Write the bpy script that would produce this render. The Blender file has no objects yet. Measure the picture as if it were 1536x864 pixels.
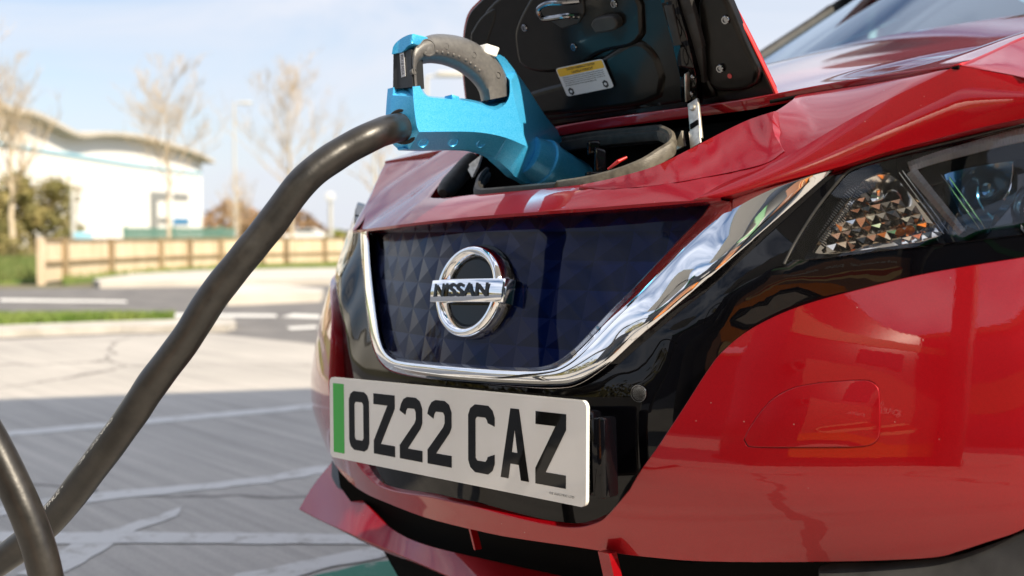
import bpy, bmesh, math, random
import numpy as np
from mathutils import Vector, Matrix
from mathutils.geometry import delaunay_2d_cdt
random.seed(7)
sc = bpy.context.scene
COL = sc.collection

# ------------------------------------------------------------------ camera, sky, sun, exposure
FPX = 1700.0                       # focal length in pixels of the 1536 px wide photograph
HOR = 355.0                        # horizon row
CAM = np.array([1.086, -0.820, 0.690])
YAW = math.radians(49.36)
PIT = math.atan((432-HOR)/FPX)
RIGHT = np.array([math.cos(YAW), math.sin(YAW), 0.0])
FWDH = np.array([-math.sin(YAW), math.cos(YAW), 0.0])
UPW = np.array([0, 0, 1.0])
FWD = FWDH*math.cos(PIT) - UPW*math.sin(PIT)
UPC = UPW*math.cos(PIT) + FWDH*math.sin(PIT)
cd = bpy.data.cameras.new('camera'); cam = bpy.data.objects.new('camera', cd); COL.objects.link(cam)
cd.sensor_width = 36.0; cd.lens = 36.0*FPX/1536.0
cd.clip_start = 0.02; cd.clip_end = 3000
cam.matrix_world = Matrix(((RIGHT[0], UPC[0], -FWD[0], CAM[0]), (RIGHT[1], UPC[1], -FWD[1], CAM[1]),
                           (RIGHT[2], UPC[2], -FWD[2], CAM[2]), (0, 0, 0, 1)))
cd.dof.use_dof = True; cd.dof.focus_distance = 1.27; cd.dof.aperture_fstop = 4.8
sc.camera = cam

SUN_AZ, SUN_EL = math.radians(47), math.radians(41)
BACK = -FWDH
SH = math.sin(SUN_AZ)*RIGHT + math.cos(SUN_AZ)*BACK
SUN = SH*math.cos(SUN_EL) + UPW*math.sin(SUN_EL)
w = bpy.data.worlds.new('World'); sc.world = w; w.use_nodes = True
nt = w.node_tree; N = nt.nodes; Lk = nt.links
bgn = N['Background']; bgn.inputs['Strength'].default_value = 0.093
sky = N.new('ShaderNodeTexSky'); sky.sky_type = 'NISHITA'; sky.sun_disc = False
sky.sun_elevation = SUN_EL; sky.sun_rotation = math.atan2(SUN[0], SUN[1])
sky.air_density = 1.0; sky.dust_density = 0.6; sky.ozone_density = 1.5
tc = N.new('ShaderNodeTexCoord'); mp = N.new('ShaderNodeMapping'); mp.inputs['Scale'].default_value = (1.6, 1.6, 4.5)
mp.inputs['Location'].default_value = (3.1, 0.6, 0.0)
no = N.new('ShaderNodeTexNoise'); no.inputs['Scale'].default_value = 1.7; no.inputs['Detail'].default_value = 7; no.inputs['Roughness'].default_value = 0.55
no.inputs['Distortion'].default_value = 0.4
cr = N.new('ShaderNodeValToRGB'); cr.color_ramp.elements[0].position = 0.34; cr.color_ramp.elements[1].position = 0.60
mx = N.new('ShaderNodeMix'); mx.data_type = 'RGBA'; mx.inputs['B'].default_value = (5.7, 5.9, 6.4, 1)
Lk.new(tc.outputs['Generated'], mp.inputs['Vector']); Lk.new(mp.outputs['Vector'], no.inputs['Vector'])
Lk.new(no.outputs['Fac'], cr.inputs['Fac'])
szz = N.new('ShaderNodeSeparateXYZ'); Lk.new(tc.outputs['Generated'], szz.inputs['Vector'])
mz = N.new('ShaderNodeMapRange'); mz.inputs['From Min'].default_value = .22; mz.inputs['From Max'].default_value = .75; mz.inputs['To Min'].default_value = 1.0; mz.inputs['To Max'].default_value = .75
Lk.new(szz.outputs['Z'], mz.inputs['Value']); mz2 = N.new('ShaderNodeMath'); mz2.operation = 'MULTIPLY'
Lk.new(cr.outputs['Color'], mz2.inputs[0]); Lk.new(mz.outputs['Result'], mz2.inputs[1]); Lk.new(mz2.outputs[0], mx.inputs['Factor'])
Lk.new(sky.outputs['Color'], mx.inputs['A'])
me_ = N.new('ShaderNodeMapRange'); me_.inputs['From Min'].default_value = .2; me_.inputs['From Max'].default_value = .8; me_.inputs['To Min'].default_value = 1.0; me_.inputs['To Max'].default_value = 2.0
Lk.new(szz.outputs['Z'], me_.inputs['Value']); vm = N.new('ShaderNodeVectorMath'); vm.operation = 'SCALE'; vm.inputs[0].default_value = (5.7, 5.9, 6.5)   # clouds are brighter higher up, nearer the sun
Lk.new(me_.outputs['Result'], vm.inputs['Scale']); Lk.new(vm.outputs[0], mx.inputs['B'])
sz = N.new('ShaderNodeSeparateXYZ'); Lk.new(tc.outputs['Generated'], sz.inputs['Vector'])      # pale haze low over the horizon
mr = N.new('ShaderNodeMapRange'); mr.inputs['From Min'].default_value = .02; mr.inputs['From Max'].default_value = .22; mr.inputs['To Min'].default_value = .85; mr.inputs['To Max'].default_value = 0
Lk.new(sz.outputs['Z'], mr.inputs['Value'])
mx2 = N.new('ShaderNodeMix'); mx2.data_type = 'RGBA'; mx2.inputs['B'].default_value = (5.2, 5.4, 6.0, 1)
Lk.new(mr.outputs['Result'], mx2.inputs['Factor']); Lk.new(mx.outputs['Result'], mx2.inputs['A']); Lk.new(mx2.outputs['Result'], bgn.inputs['Color'])
sl = bpy.data.lights.new('sun', 'SUN'); sl.energy = 5.0; sl.angle = math.radians(0.5); sl.color = (1.0, 0.865, 0.67)
so = bpy.data.objects.new('sun', sl); COL.objects.link(so)
so.rotation_euler = Vector(SUN).to_track_quat('Z', 'Y').to_euler(); so.location = (4, -4, 9)
vs = sc.view_settings; vs.view_transform = 'Standard'; vs.look = 'None'; vs.exposure = 0.72; vs.gamma = 1.0; vs.use_curve_mapping = False

# ------------------------------------------------------------------ projection helpers
ROLL = math.radians(2.6)           # the car stands on a slight crossfall
RC = np.array([[math.cos(ROLL), 0, -math.sin(ROLL)], [0, 1, 0], [math.sin(ROLL), 0, math.cos(ROLL)]])  # car -> world
def c2w(p): return RC @ np.asarray(p, float)
def w2c(p): return RC.T @ np.asarray(p, float)
OC = w2c(CAM)
def rdir(px, py):
    return FWD + RIGHT*((px-768.0)/FPX) + UPC*((432.0-py)/FPX)
def rdc(px, py): return RC.T @ rdir(px, py)
def onX(px, py, x): d = rdc(px, py); return (x-OC[0])/d[0]
def onY(px, py, y): d = rdc(px, py); return (y-OC[1])/d[1]
def onZ(px, py, z): d = rdc(px, py); return (z-OC[2])/d[2]
def wp(px, py, s): return CAM + rdir(px, py)*s
def gnd(px, py, z=0.0): d = rdir(px, py); return CAM + d*((z-CAM[2])/d[2])
def far(px, py, dep):              # point at horizontal depth dep along the pixel
    d = rdir(px, py); return CAM + d*(dep/np.dot(d, FWDH))
def farg(px, dep, z=0.0):
    p = far(px, HOR, dep); return np.array([p[0], p[1], z])
ZG = [.10, .20, .30, .40, .45, .53, .62, .70, .76, .85, .95]
BG = [.06, .05, .04, .030, .025, .032, .052, .072, .092, .13, .17]
ZB = [.10, .25, .33, .36, .40, .43, .48, .56, .65, .75]
BB = [.07, .055, .040, .026, .010, .0, .0, .018, .050, .09]
def plan(X):
    a = abs(X)/(.97 if X < 0 else 1.0); return .486*a*a + (3.0*(a-.62)**2 if a > .62 else 0)
_zz = np.linspace(0, 1.1, 441)
def smooth_tab(z, b, k): 
    y = np.interp(_zz, z, b); g = np.exp(-.5*(np.arange(-60, 61)*.0025/k)**2); g /= g.sum()
    return np.convolve(np.pad(y, 60, mode='edge'), g, mode='valid')
TG, TB = smooth_tab(ZG, BG, .025), smooth_tab(ZB, BB, .012)
def Fg(X, Z): return float(np.interp(Z, _zz, TG)) + plan(X)
def Fb(X, Z): return float(np.interp(Z, _zz, TB)) + plan(X)
def onF(px, py, off=0.0, fn=Fg):
    d = rdc(px, py); lo = 0.75
    s = lo
    g = lambda s: (OC[1]+d[1]*s) - fn(OC[0]+d[0]*s, OC[2]+d[2]*s) + off
    best = (9, s)
    while s < 2.3:
        v = g(s)
        if v > 0:
            a, b = s-.01, s
            for _ in range(30):
                m = (a+b)/2
                if g(m) > 0: b = m
                else: a = m
            return b
        if -v < best[0]: best = (-v, s)
        s += .01
    return best[1]
class TPS:
    def __init__(self, pts, vals, sc_=400.0, lam=1e-5):
        self.p = np.asarray(pts, float)/sc_; self.sc = sc_
        n = len(self.p); d = self.p[:, None]-self.p[None]; r2 = (d**2).sum(-1)
        K = np.where(r2 > 0, r2*np.log(r2+1e-12), 0)*.5 + np.eye(n)*lam
        P = np.c_[np.ones(n), self.p]
        A = np.block([[K, P], [P.T, np.zeros((3, 3))]])
        self.w = np.linalg.solve(A, np.r_[np.asarray(vals, float), 0, 0, 0])
    def __call__(self, px, py):
        q = np.array([px, py])/self.sc; r2 = ((self.p-q)**2).sum(-1)
        return float((np.where(r2 > 0, r2*np.log(r2+1e-12), 0)*.5) @ self.w[:-3] + self.w[-3] + self.w[-2]*q[0] + self.w[-1]*q[1])
def tdepth(anch, lam=.002):         # anchors (px, py, s): smooth surface, planes stay planes
    t = TPS([(a[0], a[1]) for a in anch], [1.0/a[2] for a in anch], lam=lam)
    return lambda px, py: 1.0/t(px, py)

# ------------------------------------------------------------------ mesh helpers
def link(name, me, parent=None):
    o = bpy.data.objects.new(name, me); COL.objects.link(o)
    if parent is not None: o.parent = parent
    return o
def mesh(name, V, Fc, mat, parent=None, smooth=True, sharp=35, hard=None):
    off = np.zeros(3); q = parent
    while q is not None: off = off+np.array(q.location); q = q.parent
    me = bpy.data.meshes.new(name); me.from_pydata([tuple(map(float, np.asarray(v)-off)) for v in V], [], Fc); me.update()
    bm = bmesh.new(); bm.from_mesh(me); bmesh.ops.recalc_face_normals(bm, faces=bm.faces); bm.to_mesh(me); bm.free()
    if mat: me.materials.append(mat)
    if smooth:
        me.polygons.foreach_set('use_smooth', [True]*len(me.polygons))
        if sharp: me.set_sharp_from_angle(angle=math.radians(sharp))
        if hard:                     # fold lines that keep the sheet's own shading clean up to its edge
            hs_ = {tuple(sorted(e)) for e in hard}
            for e in me.edges:
                if tuple(sorted(e.vertices)) in hs_: e.use_edge_sharp = True
    return link(name, me, parent)
def thing(name, label, cat, loc=(0, 0, 0), group=None):
    o = bpy.data.objects.new(name, None); COL.objects.link(o); o.location = loc; o.empty_display_size = .1
    o['label'] = label; o['category'] = cat
    if group: o['group'] = group
    return o
def tag(o, label, cat, group=None):
    o['label'] = label; o['category'] = cat
    if group: o['group'] = group
    return o
def setting(o, kind='structure'): o['kind'] = kind; return o
def cr_spline(pts, per=8, closed=False):
    P = [np.asarray(p, float) for p in pts]; n = len(P); out = []
    for i in range(n if closed else n-1):
        if closed: a, b, c, d = P[i-1], P[i], P[(i+1) % n], P[(i+2) % n]
        else:
            b, c = P[i], P[i+1]; a = P[i-1] if i > 0 else 2*b-c; d = P[i+2] if i+2 < n else 2*c-b
        k = per
        for j in range(k):
            t = j/k
            out.append(.5*((2*b)+(-a+c)*t+(2*a-5*b+4*c-d)*t*t+(-a+3*b-3*c+d)*t**3))
    if not closed: out.append(P[-1])
    return out
def S(*pts, per=6): return cr_spline(pts, per)
def L(*pts): return [np.asarray(p, float) for p in pts]
def dens(poly, mx=8.0):
    out = []; n = len(poly)
    for i in range(n):
        a, b = np.asarray(poly[i], float), np.asarray(poly[(i+1) % n], float); d = np.linalg.norm(b-a)
        if d < 1e-6: continue
        k = max(1, int(math.ceil(d/mx)))
        for j in range(k): out.append(a+(b-a)*j/k)
    return out
def inside(poly, x, y):
    P = np.asarray(poly); x0, y0 = P[:, 0], P[:, 1]; x1, y1 = np.roll(x0, -1), np.roll(y0, -1)
    c = ((y0 > y) != (y1 > y)); t = (x1-x0)*(y-y0)/np.where(y1 == y0, 1e-9, y1-y0)+x0
    return bool((c & (x < t)).sum() % 2)
def tri2d(outline, holes=(), step=None, extra_edges=()):
    V = []; E = []
    for lp in [outline]+list(holes):
        k = len(V); n = len(lp); V += [Vector((float(p[0]), float(p[1]))) for p in lp]; E += [(k+i, k+(i+1) % n) for i in range(n)]
    for pl in extra_edges:
        k = len(V); V += [Vector((float(p[0]), float(p[1]))) for p in pl]; E += [(k+i, k+i+1) for i in range(len(pl)-1)]
    if step:
        A = np.array([[v.x, v.y] for v in V]); mn, mxx = A.min(0), A.max(0); r = 0; y = mn[1]+step*.5
        while y < mxx[1]:
            x = mn[0]+(step*.5 if r % 2 else 0)
            while x < mxx[0]:
                if ((A-np.array([x, y]))**2).sum(1).min() > (step*.55)**2 and inside(outline, x, y) and not any(inside(h, x, y) for h in holes):
                    V.append(Vector((x, y)))
                x += step
            y += step*.866; r += 1
    vo, eo, fo, ov, oe, of = delaunay_2d_cdt(V, E, [], 0, 1e-6)
    F = []
    for f in fo:
        c = sum((vo[i] for i in f), Vector((0, 0)))/len(f)
        if inside(outline, c.x, c.y) and not any(inside(h, c.x, c.y) for h in holes): F.append(tuple(f))
    return [np.array((v.x, v.y)) for v in vo], F
RIM = ((.0007, .0005), (.0011, .0016), (.0011, .010))
def panel(name, outline, depth, mat, parent=None, step=9, rim=RIM, holes=(), sharp=40, fn3=None, build=True, orient=None):
    """a sheet of the bodywork: outline in photograph pixels, depth(px,py) its distance, rim its folded edge"""
    outline = dens(outline, step); holes = [dens(h, step) for h in holes]
    P2, Fc = tri2d(outline, holes, step)
    W = [wp(p[0], p[1], depth(p[0], p[1])) for p in P2] if fn3 is None else [fn3(p[0], p[1]) for p in P2]
    W = [np.asarray(v, float) for v in W]
    nor = [np.zeros(3) for _ in W]
    Fo = []
    for f in Fc:
        a, b, c = W[f[0]], W[f[1]], W[f[2]]; n = np.cross(b-a, c-a)
        if n @ (CAM-a if orient is None else orient) < 0: n = -n; f = (f[0], f[2], f[1])
        Fo.append(tuple(f))
        for i in f: nor[i] = nor[i]+n
    nor = [n/(np.linalg.norm(n)+1e-12) for n in nor]
    if rim:
        cnt = {}
        for f in Fo:
            for i in range(3): e = (f[i], f[(i+1) % 3]); cnt[tuple(sorted(e))] = cnt.get(tuple(sorted(e)), 0)+1
        be = []
        for f in Fo:
            for i in range(3):
                e = (f[i], f[(i+1) % 3])
                if cnt[tuple(sorted(e))] == 1: be.append(e)
        nxt = {a: b for a, b in be}; prv = {b: a for a, b in be}
        vb_ = set(nxt) | set(prv)
        prev = {v: v for v in vb_}
        base = {v: W[v].copy() for v in vb_}; outd = {}
        for v in vb_:
            t = W[nxt.get(v, v)]-W[prv.get(v, v)]; t = t/(np.linalg.norm(t)+1e-12)
            outd[v] = np.cross(t, nor[v])
        for (o, b) in rim:
            new = {}
            for v in vb_:
                new[v] = len(W); W.append(base[v]+outd[v]*o-nor[v]*b)
            for a, c in be:
                Fo.append((prev[c], prev[a], new[a], new[c]))
            prev = new
    if not build: return W, Fo
    return mesh(name, W, Fo, mat, parent, True, sharp, be if rim else None)
def join_data(parts):
    V, Fc = [], []
    for v, f in parts:
        k = len(V); V += list(v); Fc += [tuple(i+k for i in g) for g in f]
    return V, Fc
def tube_data(path, rad, seg=16, cap=True):
    P = [np.asarray(p, float) for p in path]; n = len(P)
    R = rad if hasattr(rad, '__len__') else [rad]*n
    T = [(P[min(i+1, n-1)]-P[max(i-1, 0)]) for i in range(n)]; T = [t/(np.linalg.norm(t)+1e-12) for t in T]
    u = np.cross(T[0], [0, 0, 1.0]); 
    if np.linalg.norm(u) < 1e-3: u = np.cross(T[0], [1.0, 0, 0])
    u /= np.linalg.norm(u); V, Fc = [], []
    for i in range(n):
        u = u-T[i]*(u@T[i]); u /= (np.linalg.norm(u)+1e-12); v = np.cross(T[i], u)
        for k in range(seg):
            a = 2*math.pi*k/seg; V.append(P[i]+R[i]*(math.cos(a)*u+math.sin(a)*v))
        if i:
            for k in range(seg):
                a0 = (i-1)*seg; Fc.append((a0+k, a0+(k+1) % seg, a0+seg+(k+1) % seg, a0+seg+k))
    if cap: Fc.append(tuple(range(seg))[::-1]); Fc.append(tuple(range((n-1)*seg, n*seg)))
    return V, Fc
def lathe_data(o, ax, prof, seg=32):
    o = np.asarray(o, float); ax = np.asarray(ax, float); ax = ax/np.linalg.norm(ax)
    u = np.cross(ax, [0, 0, 1.0]); u = u/np.linalg.norm(u) if np.linalg.norm(u) > 1e-3 else np.array([1.0, 0, 0]); v = np.cross(ax, u)
    V, Fc = [], []
    for i, (t, r) in enumerate(prof):
        for k in range(seg):
            a = 2*math.pi*k/seg; V.append(o+ax*t+r*(math.cos(a)*u+math.sin(a)*v))
        if i:
            for k in range(seg): Fc.append(((i-1)*seg+k, (i-1)*seg+(k+1) % seg, i*seg+(k+1) % seg, i*seg+k))
    Fc.append(tuple(range(seg))); Fc.append(tuple(range((len(prof)-1)*seg, len(prof)*seg)))
    return V, Fc
def box_data(c, ux, uy, uz, bev=0.0):
    """box from centre and three half axis vectors"""
    c, ux, uy, uz = [np.asarray(q, float) for q in (c, ux, uy, uz)]
    V = [c+sx*ux+sy*uy+sz*uz for sx in (-1, 1) for sy in (-1, 1) for sz in (-1, 1)]
    Fc = [(0, 1, 3, 2), (4, 6, 7, 5), (0, 4, 5, 1), (2, 3, 7, 6), (0, 2, 6, 4), (1, 5, 7, 3)]
    if bev > 0:
        bm = bmesh.new(); vv = [bm.verts.new(v) for v in V]
        for f in Fc: bm.faces.new([vv[i] for i in f])
        bmesh.ops.recalc_face_normals(bm, faces=bm.faces)
        bmesh.ops.bevel(bm, geom=bm.edges[:], offset=bev, segments=2, affect='EDGES', profile=.5)
        bm.verts.index_update(); V = [np.array(v.co) for v in bm.verts]; Fc = [tuple(v.index for v in f.verts) for f in bm.faces]; bm.free()
    return V, Fc
X_, Y_, Z_ = np.eye(3)
def abox(x0, x1, y0, y1, z0, z1, bev=0.0):
    return box_data(((x0+x1)/2, (y0+y1)/2, (z0+z1)/2), X_*(x1-x0)/2, Y_*(y1-y0)/2, Z_*(z1-z0)/2, bev)
def prism_data(poly3, vec):
    """closed solid: planar polygon (3-D points, CDT in its own plane is not needed for convex) swept by vec"""
    n = len(poly3); V = [np.asarray(p, float) for p in poly3]+[np.asarray(p, float)+np.asarray(vec, float) for p in poly3]
    return V, [tuple(range(n)), tuple(range(n, 2*n))]+[(i, (i+1) % n, n+(i+1) % n, n+i) for i in range(n)]
def text_data(txt, height, bold=0.0):
    cu = bpy.data.curves.new('txt', 'FONT'); cu.body = txt; cu.size = 1.0; cu.offset = bold
    ob = bpy.data.objects.new('txt', cu); COL.objects.link(ob); bpy.context.view_layer.update()
    me = bpy.data.meshes.new_from_object(ob.evaluated_get(bpy.context.evaluated_depsgraph_get()))
    V = np.array([v.co[:2] for v in me.vertices]); Fc = [tuple(p.vertices) for p in me.polygons]
    bpy.data.objects.remove(ob); bpy.data.curves.remove(cu); bpy.data.meshes.remove(me)
    V = V-V.min(0); V = V/V[:, 1].max()*height
    return V, Fc
def resamp(pl, n):
    pl = [np.asarray(p, float) for p in pl]; d = np.r_[0, np.cumsum([np.linalg.norm(pl[i+1]-pl[i]) for i in range(len(pl)-1)])]; t = np.linspace(0, d[-1], n)
    return [np.array([np.interp(q, d, [p[0] for p in pl]), np.interp(q, d, [p[1] for p in pl])]) for q in t]
# ------------------------------------------------------------------ materials
def mat(name, col, rough=.5, metal=0.0, coat=0.0, coat_r=.03, spec=.5, **kw):
    m = bpy.data.materials.new(name); m.use_nodes = True; b = m.node_tree.nodes['Principled BSDF']
    b.inputs['Base Color'].default_value = (*col, 1); b.inputs['Roughness'].default_value = rough
    b.inputs['Metallic'].default_value = metal; b.inputs['Coat Weight'].default_value = coat; b.inputs['Coat Roughness'].default_value = coat_r
    b.inputs['Specular IOR Level'].default_value = spec
    return m
def nd(m, t, **kw):
    n = m.node_tree.nodes.new(t)
    for k, v in kw.items():
        if k in n.inputs: n.inputs[k].default_value = v
        else: setattr(n, k, v)
    return n
def lk(m, a, b): m.node_tree.links.new(a, b)
def P(m): return m.node_tree.nodes['Principled BSDF']
def noise_col(m, c0, c1, scale, lo=.35, hi=.65, detail=6, vec=None, rough=None, bump=0.0, bscale=None, bdist=.01):
    t = nd(m, 'ShaderNodeTexCoord'); n = nd(m, 'ShaderNodeTexNoise', Scale=scale, Detail=detail)
    r = nd(m, 'ShaderNodeValToRGB'); e = r.color_ramp.elements; e[0].position = lo; e[1].position = hi
    e[0].color = (*c0, 1); e[1].color = (*c1, 1)
    src = t.outputs['Object']
    if vec:
        mp_ = nd(m, 'ShaderNodeMapping'); mp_.inputs['Scale'].default_value = vec[0]; mp_.inputs['Rotation'].default_value = (0, 0, vec[1])
        lk(m, src, mp_.inputs['Vector']); src = mp_.outputs['Vector']
    lk(m, src, n.inputs['Vector']); lk(m, n.outputs['Fac'], r.inputs['Fac']); lk(m, r.outputs['Color'], P(m).inputs['Base Color'])
    if bump:
        n2 = nd(m, 'ShaderNodeTexNoise', Scale=bscale or scale*4, Detail=4); lk(m, src, n2.inputs['Vector'])
        b = nd(m, 'ShaderNodeBump', Strength=bump, Distance=bdist); lk(m, n2.outputs['Fac'], b.inputs['Height']); lk(m, b.outputs['Normal'], P(m).inputs['Normal'])
    return m
def paint(name, col, dark):
    """metallic lacquer: fine flake in the base, smooth clear coat with a trace of orange peel, specks of dust"""
    m = mat(name, col, .42, .45, 1.0, .012, .2); P(m).inputs['Coat IOR'].default_value = 1.52
    t = nd(m, 'ShaderNodeTexCoord')
    f = nd(m, 'ShaderNodeTexVoronoi', Scale=1800.0); lk(m, t.outputs['Object'], f.inputs['Vector'])
    mxn = nd(m, 'ShaderNodeMix', data_type='RGBA'); mxn.inputs['A'].default_value = (*dark, 1); mxn.inputs['B'].default_value = (*col, 1)
    sp = nd(m, 'ShaderNodeSeparateColor'); lk(m, f.outputs['Color'], sp.inputs['Color'])
    mr = nd(m, 'ShaderNodeMapRange'); mr.inputs['To Min'].default_value = .55; mr.inputs['To Max'].default_value = 1.0
    lk(m, sp.outputs['Red'], mr.inputs['Value']); lk(m, mr.outputs['Result'], mxn.inputs['Factor'])
    # dust specks
    v = nd(m, 'ShaderNodeTexVoronoi', Scale=85.0); lk(m, t.outputs['Object'], v.inputs['Vector'])
    sp2 = nd(m, 'ShaderNodeSeparateColor'); lk(m, v.outputs['Color'], sp2.inputs['Color'])
    c1 = nd(m, 'ShaderNodeMath', operation='LESS_THAN'); c1.inputs[1].default_value = .055; lk(m, v.outputs['Distance'], c1.inputs[0])
    c2 = nd(m, 'ShaderNodeMath', operation='GREATER_THAN'); c2.inputs[1].default_value = .86; lk(m, sp2.outputs['Red'], c2.inputs[0])
    mu = nd(m, 'ShaderNodeMath', operation='MULTIPLY'); lk(m, c1.outputs[0], mu.inputs[0]); lk(m, c2.outputs[0], mu.inputs[1])
    mu2 = nd(m, 'ShaderNodeMath', operation='MULTIPLY'); mu2.inputs[1].default_value = .45; lk(m, mu.outputs[0], mu2.inputs[0])
    mx2 = nd(m, 'ShaderNodeMix', data_type='RGBA'); mx2.inputs['B'].default_value = (.5, .45, .4, 1)
    lk(m, mu2.outputs[0], mx2.inputs['Factor']); lk(m, mxn.outputs['Result'], mx2.inputs['A']); lk(m, mx2.outputs['Result'], P(m).inputs['Base Color'])
    o = nd(m, 'ShaderNodeTexNoise', Scale=260.0, Detail=1); lk(m, t.outputs['Object'], o.inputs['Vector'])
    b = nd(m, 'ShaderNodeBump', Strength=.012, Distance=.001); lk(m, o.outputs['Fac'], b.inputs['Height']); lk(m, b.outputs['Normal'], P(m).inputs['Coat Normal'])
    return m
def glass(name, tint, gl=(1, 1, 1), ior=1.5):
    m = bpy.data.materials.new(name); m.use_nodes = True; t = m.node_tree; t.nodes.clear()
    o = t.nodes.new('ShaderNodeOutputMaterial'); a = t.nodes.new('ShaderNodeBsdfTransparent'); a.inputs[0].default_value = (*tint, 1)
    g = t.nodes.new('ShaderNodeBsdfGlossy'); g.inputs['Roughness'].default_value = .01; g.inputs[0].default_value = (*gl, 1)
    f = t.nodes.new('ShaderNodeFresnel'); f.inputs[0].default_value = ior
    x = t.nodes.new('ShaderNodeMixShader'); t.links.new(f.outputs[0], x.inputs[0]); t.links.new(a.outputs[0], x.inputs[1]); t.links.new(g.outputs[0], x.inputs[2])
    t.links.new(x.outputs[0], o.inputs[0]); return m
M = {}
M['red'] = paint('red metallic paint', (.34, .0002, .005), (.15, .0001, .0025))
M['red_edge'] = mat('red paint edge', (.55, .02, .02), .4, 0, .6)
M['black'] = mat('gloss black plastic', (.002, .002, .003), .5, 0, .65, .010, 0.0)
M['satin'] = noise_col(mat('satin black moulding', (.005, .0045, .004), .30, 0, .16, .08, .22), (.004, .004, .0038), (.0075, .007, .0065), 60)
M['matt'] = noise_col(mat('matt black plastic', (.02, .02, .02), .6), (.014, .014, .014), (.03, .03, .03), 30, bump=.15, bscale=700, bdist=.001)
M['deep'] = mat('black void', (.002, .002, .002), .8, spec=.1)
M['chrome'] = mat('chrome', (.86, .87, .89), .035, 1.0)
M['dkchrome'] = mat('dark chrome', (.25, .26, .28), .12, 1.0)
M['steel'] = noise_col(mat('zinc plated steel', (.6, .57, .5), .42, .85), (.45, .43, .38), (.68, .65, .58), 120)
M['rubber'] = noise_col(mat('rubber seal', (.02, .02, .02), .6), (.012, .012, .012), (.028, .027, .026), 90, bump=.2, bscale=500, bdist=.001)
M['seal_sunlit'] = noise_col(mat('sunlit rubber', (.10, .09, .075), .5), (.07, .062, .05), (.13, .118, .095), 120, bump=.3, bscale=600, bdist=.001)  # sun on the front stretch of the port seal, put into its colour
M['white_plate'] = noise_col(mat('reflective plate white', (.8, .79, .76), .35, 0, 1.0, .02), (.76, .75, .72), (.82, .81, .78), 14)
M['plate_black'] = mat('plate character black', (.006, .006, .006), .5, 0, .7, .02, 0.0)
M['plate_green'] = mat('plate green', (.015, .42, .02), .35, 0, 1.0, .02)
def plug_mat():
    m = mat('blue metallic plastic', (.0, .16, .52), .38, .30, .4, .10)
    t = nd(m, 'ShaderNodeTexCoord'); f = nd(m, 'ShaderNodeTexVoronoi', Scale=1500.0); lk(m, t.outputs['Object'], f.inputs['Vector'])
    s = nd(m, 'ShaderNodeSeparateColor'); lk(m, f.outputs['Color'], s.inputs['Color'])
    r = nd(m, 'ShaderNodeValToRGB'); e = r.color_ramp.elements; e[0].position = .1; e[1].position = .95
    e[0].color = (.022, .38, .77, 1); e[1].color = (.10, .53, .90, 1)
    lk(m, s.outputs['Red'], r.inputs['Fac']); lk(m, r.outputs['Color'], P(m).inputs['Base Color'])
    return m
M['plug'] = plug_mat()
M['grip'] = noise_col(mat('grey textured grip', (.10, .10, .10), .42), (.088, .088, .09), (.115, .115, .115), 200, bump=.15, bscale=900, bdist=.0006)
M['grip_dark'] = mat('dark label recess', (.02, .022, .025), .4)
M['white_pl'] = mat('white plastic', (.8, .8, .78), .4)
def cable_mat():
    m = mat('cable sheath', (.03, .028, .026), .40, 0, 0)
    t = nd(m, 'ShaderNodeTexCoord'); n1 = nd(m, 'ShaderNodeTexNoise', Scale=28.0, Detail=6, Roughness=.65); lk(m, t.outputs['Object'], n1.inputs['Vector'])
    r = nd(m, 'ShaderNodeValToRGB'); e = r.color_ramp.elements; e[0].position = .35; e[1].position = .75
    e[0].color = (.009, .0085, .008, 1); e[1].color = (.030, .027, .024, 1)
    lk(m, n1.outputs['Fac'], r.inputs['Fac']); lk(m, r.outputs['Color'], P(m).inputs['Base Color'])
    r2 = nd(m, 'ShaderNodeMapRange'); r2.inputs['To Min'].default_value = .30; r2.inputs['To Max'].default_value = .46
    lk(m, n1.outputs['Fac'], r2.inputs['Value']); lk(m, r2.outputs['Result'], P(m).inputs['Roughness'])
    n2 = nd(m, 'ShaderNodeTexNoise', Scale=60.0, Detail=3); lk(m, t.outputs['Object'], n2.inputs['Vector'])
    b = nd(m, 'ShaderNodeBump', Strength=.25, Distance=.002); lk(m, n2.outputs['Fac'], b.inputs['Height']); lk(m, b.outputs['Normal'], P(m).inputs['Normal'])
    return m
M['cable'] = cable_mat()
M['ink_white'] = mat('white ink', (.75, .74, .7), .5)
M['label_white'] = mat('label white', (.62, .64, .68), .35)
M['label_yel'] = mat('label yellow', (.75, .45, .02), .35)
M['ink'] = mat('black ink', (.02, .02, .025), .5)
M['glass'] = glass('clear lens', (.93, .95, .97))
M['wglass'] = glass('windscreen glass', (.42, .76, .80), (.74, .87, 1.0), 2.0)
M['sglass'] = glass('side window glass', (.72, .90, .92))
M['tyre'] = mat('tyre rubber', (.02, .02, .02), .75)
M['alloy'] = mat('alloy', (.5, .5, .52), .3, 1.0)
M['amber'] = mat('amber bulb', (.85, .22, .02), .2, .3)
M['dblue'] = mat('dark blue lamp housing', (.003, .010, .028), .2, .3, 1.0, .02)
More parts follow.
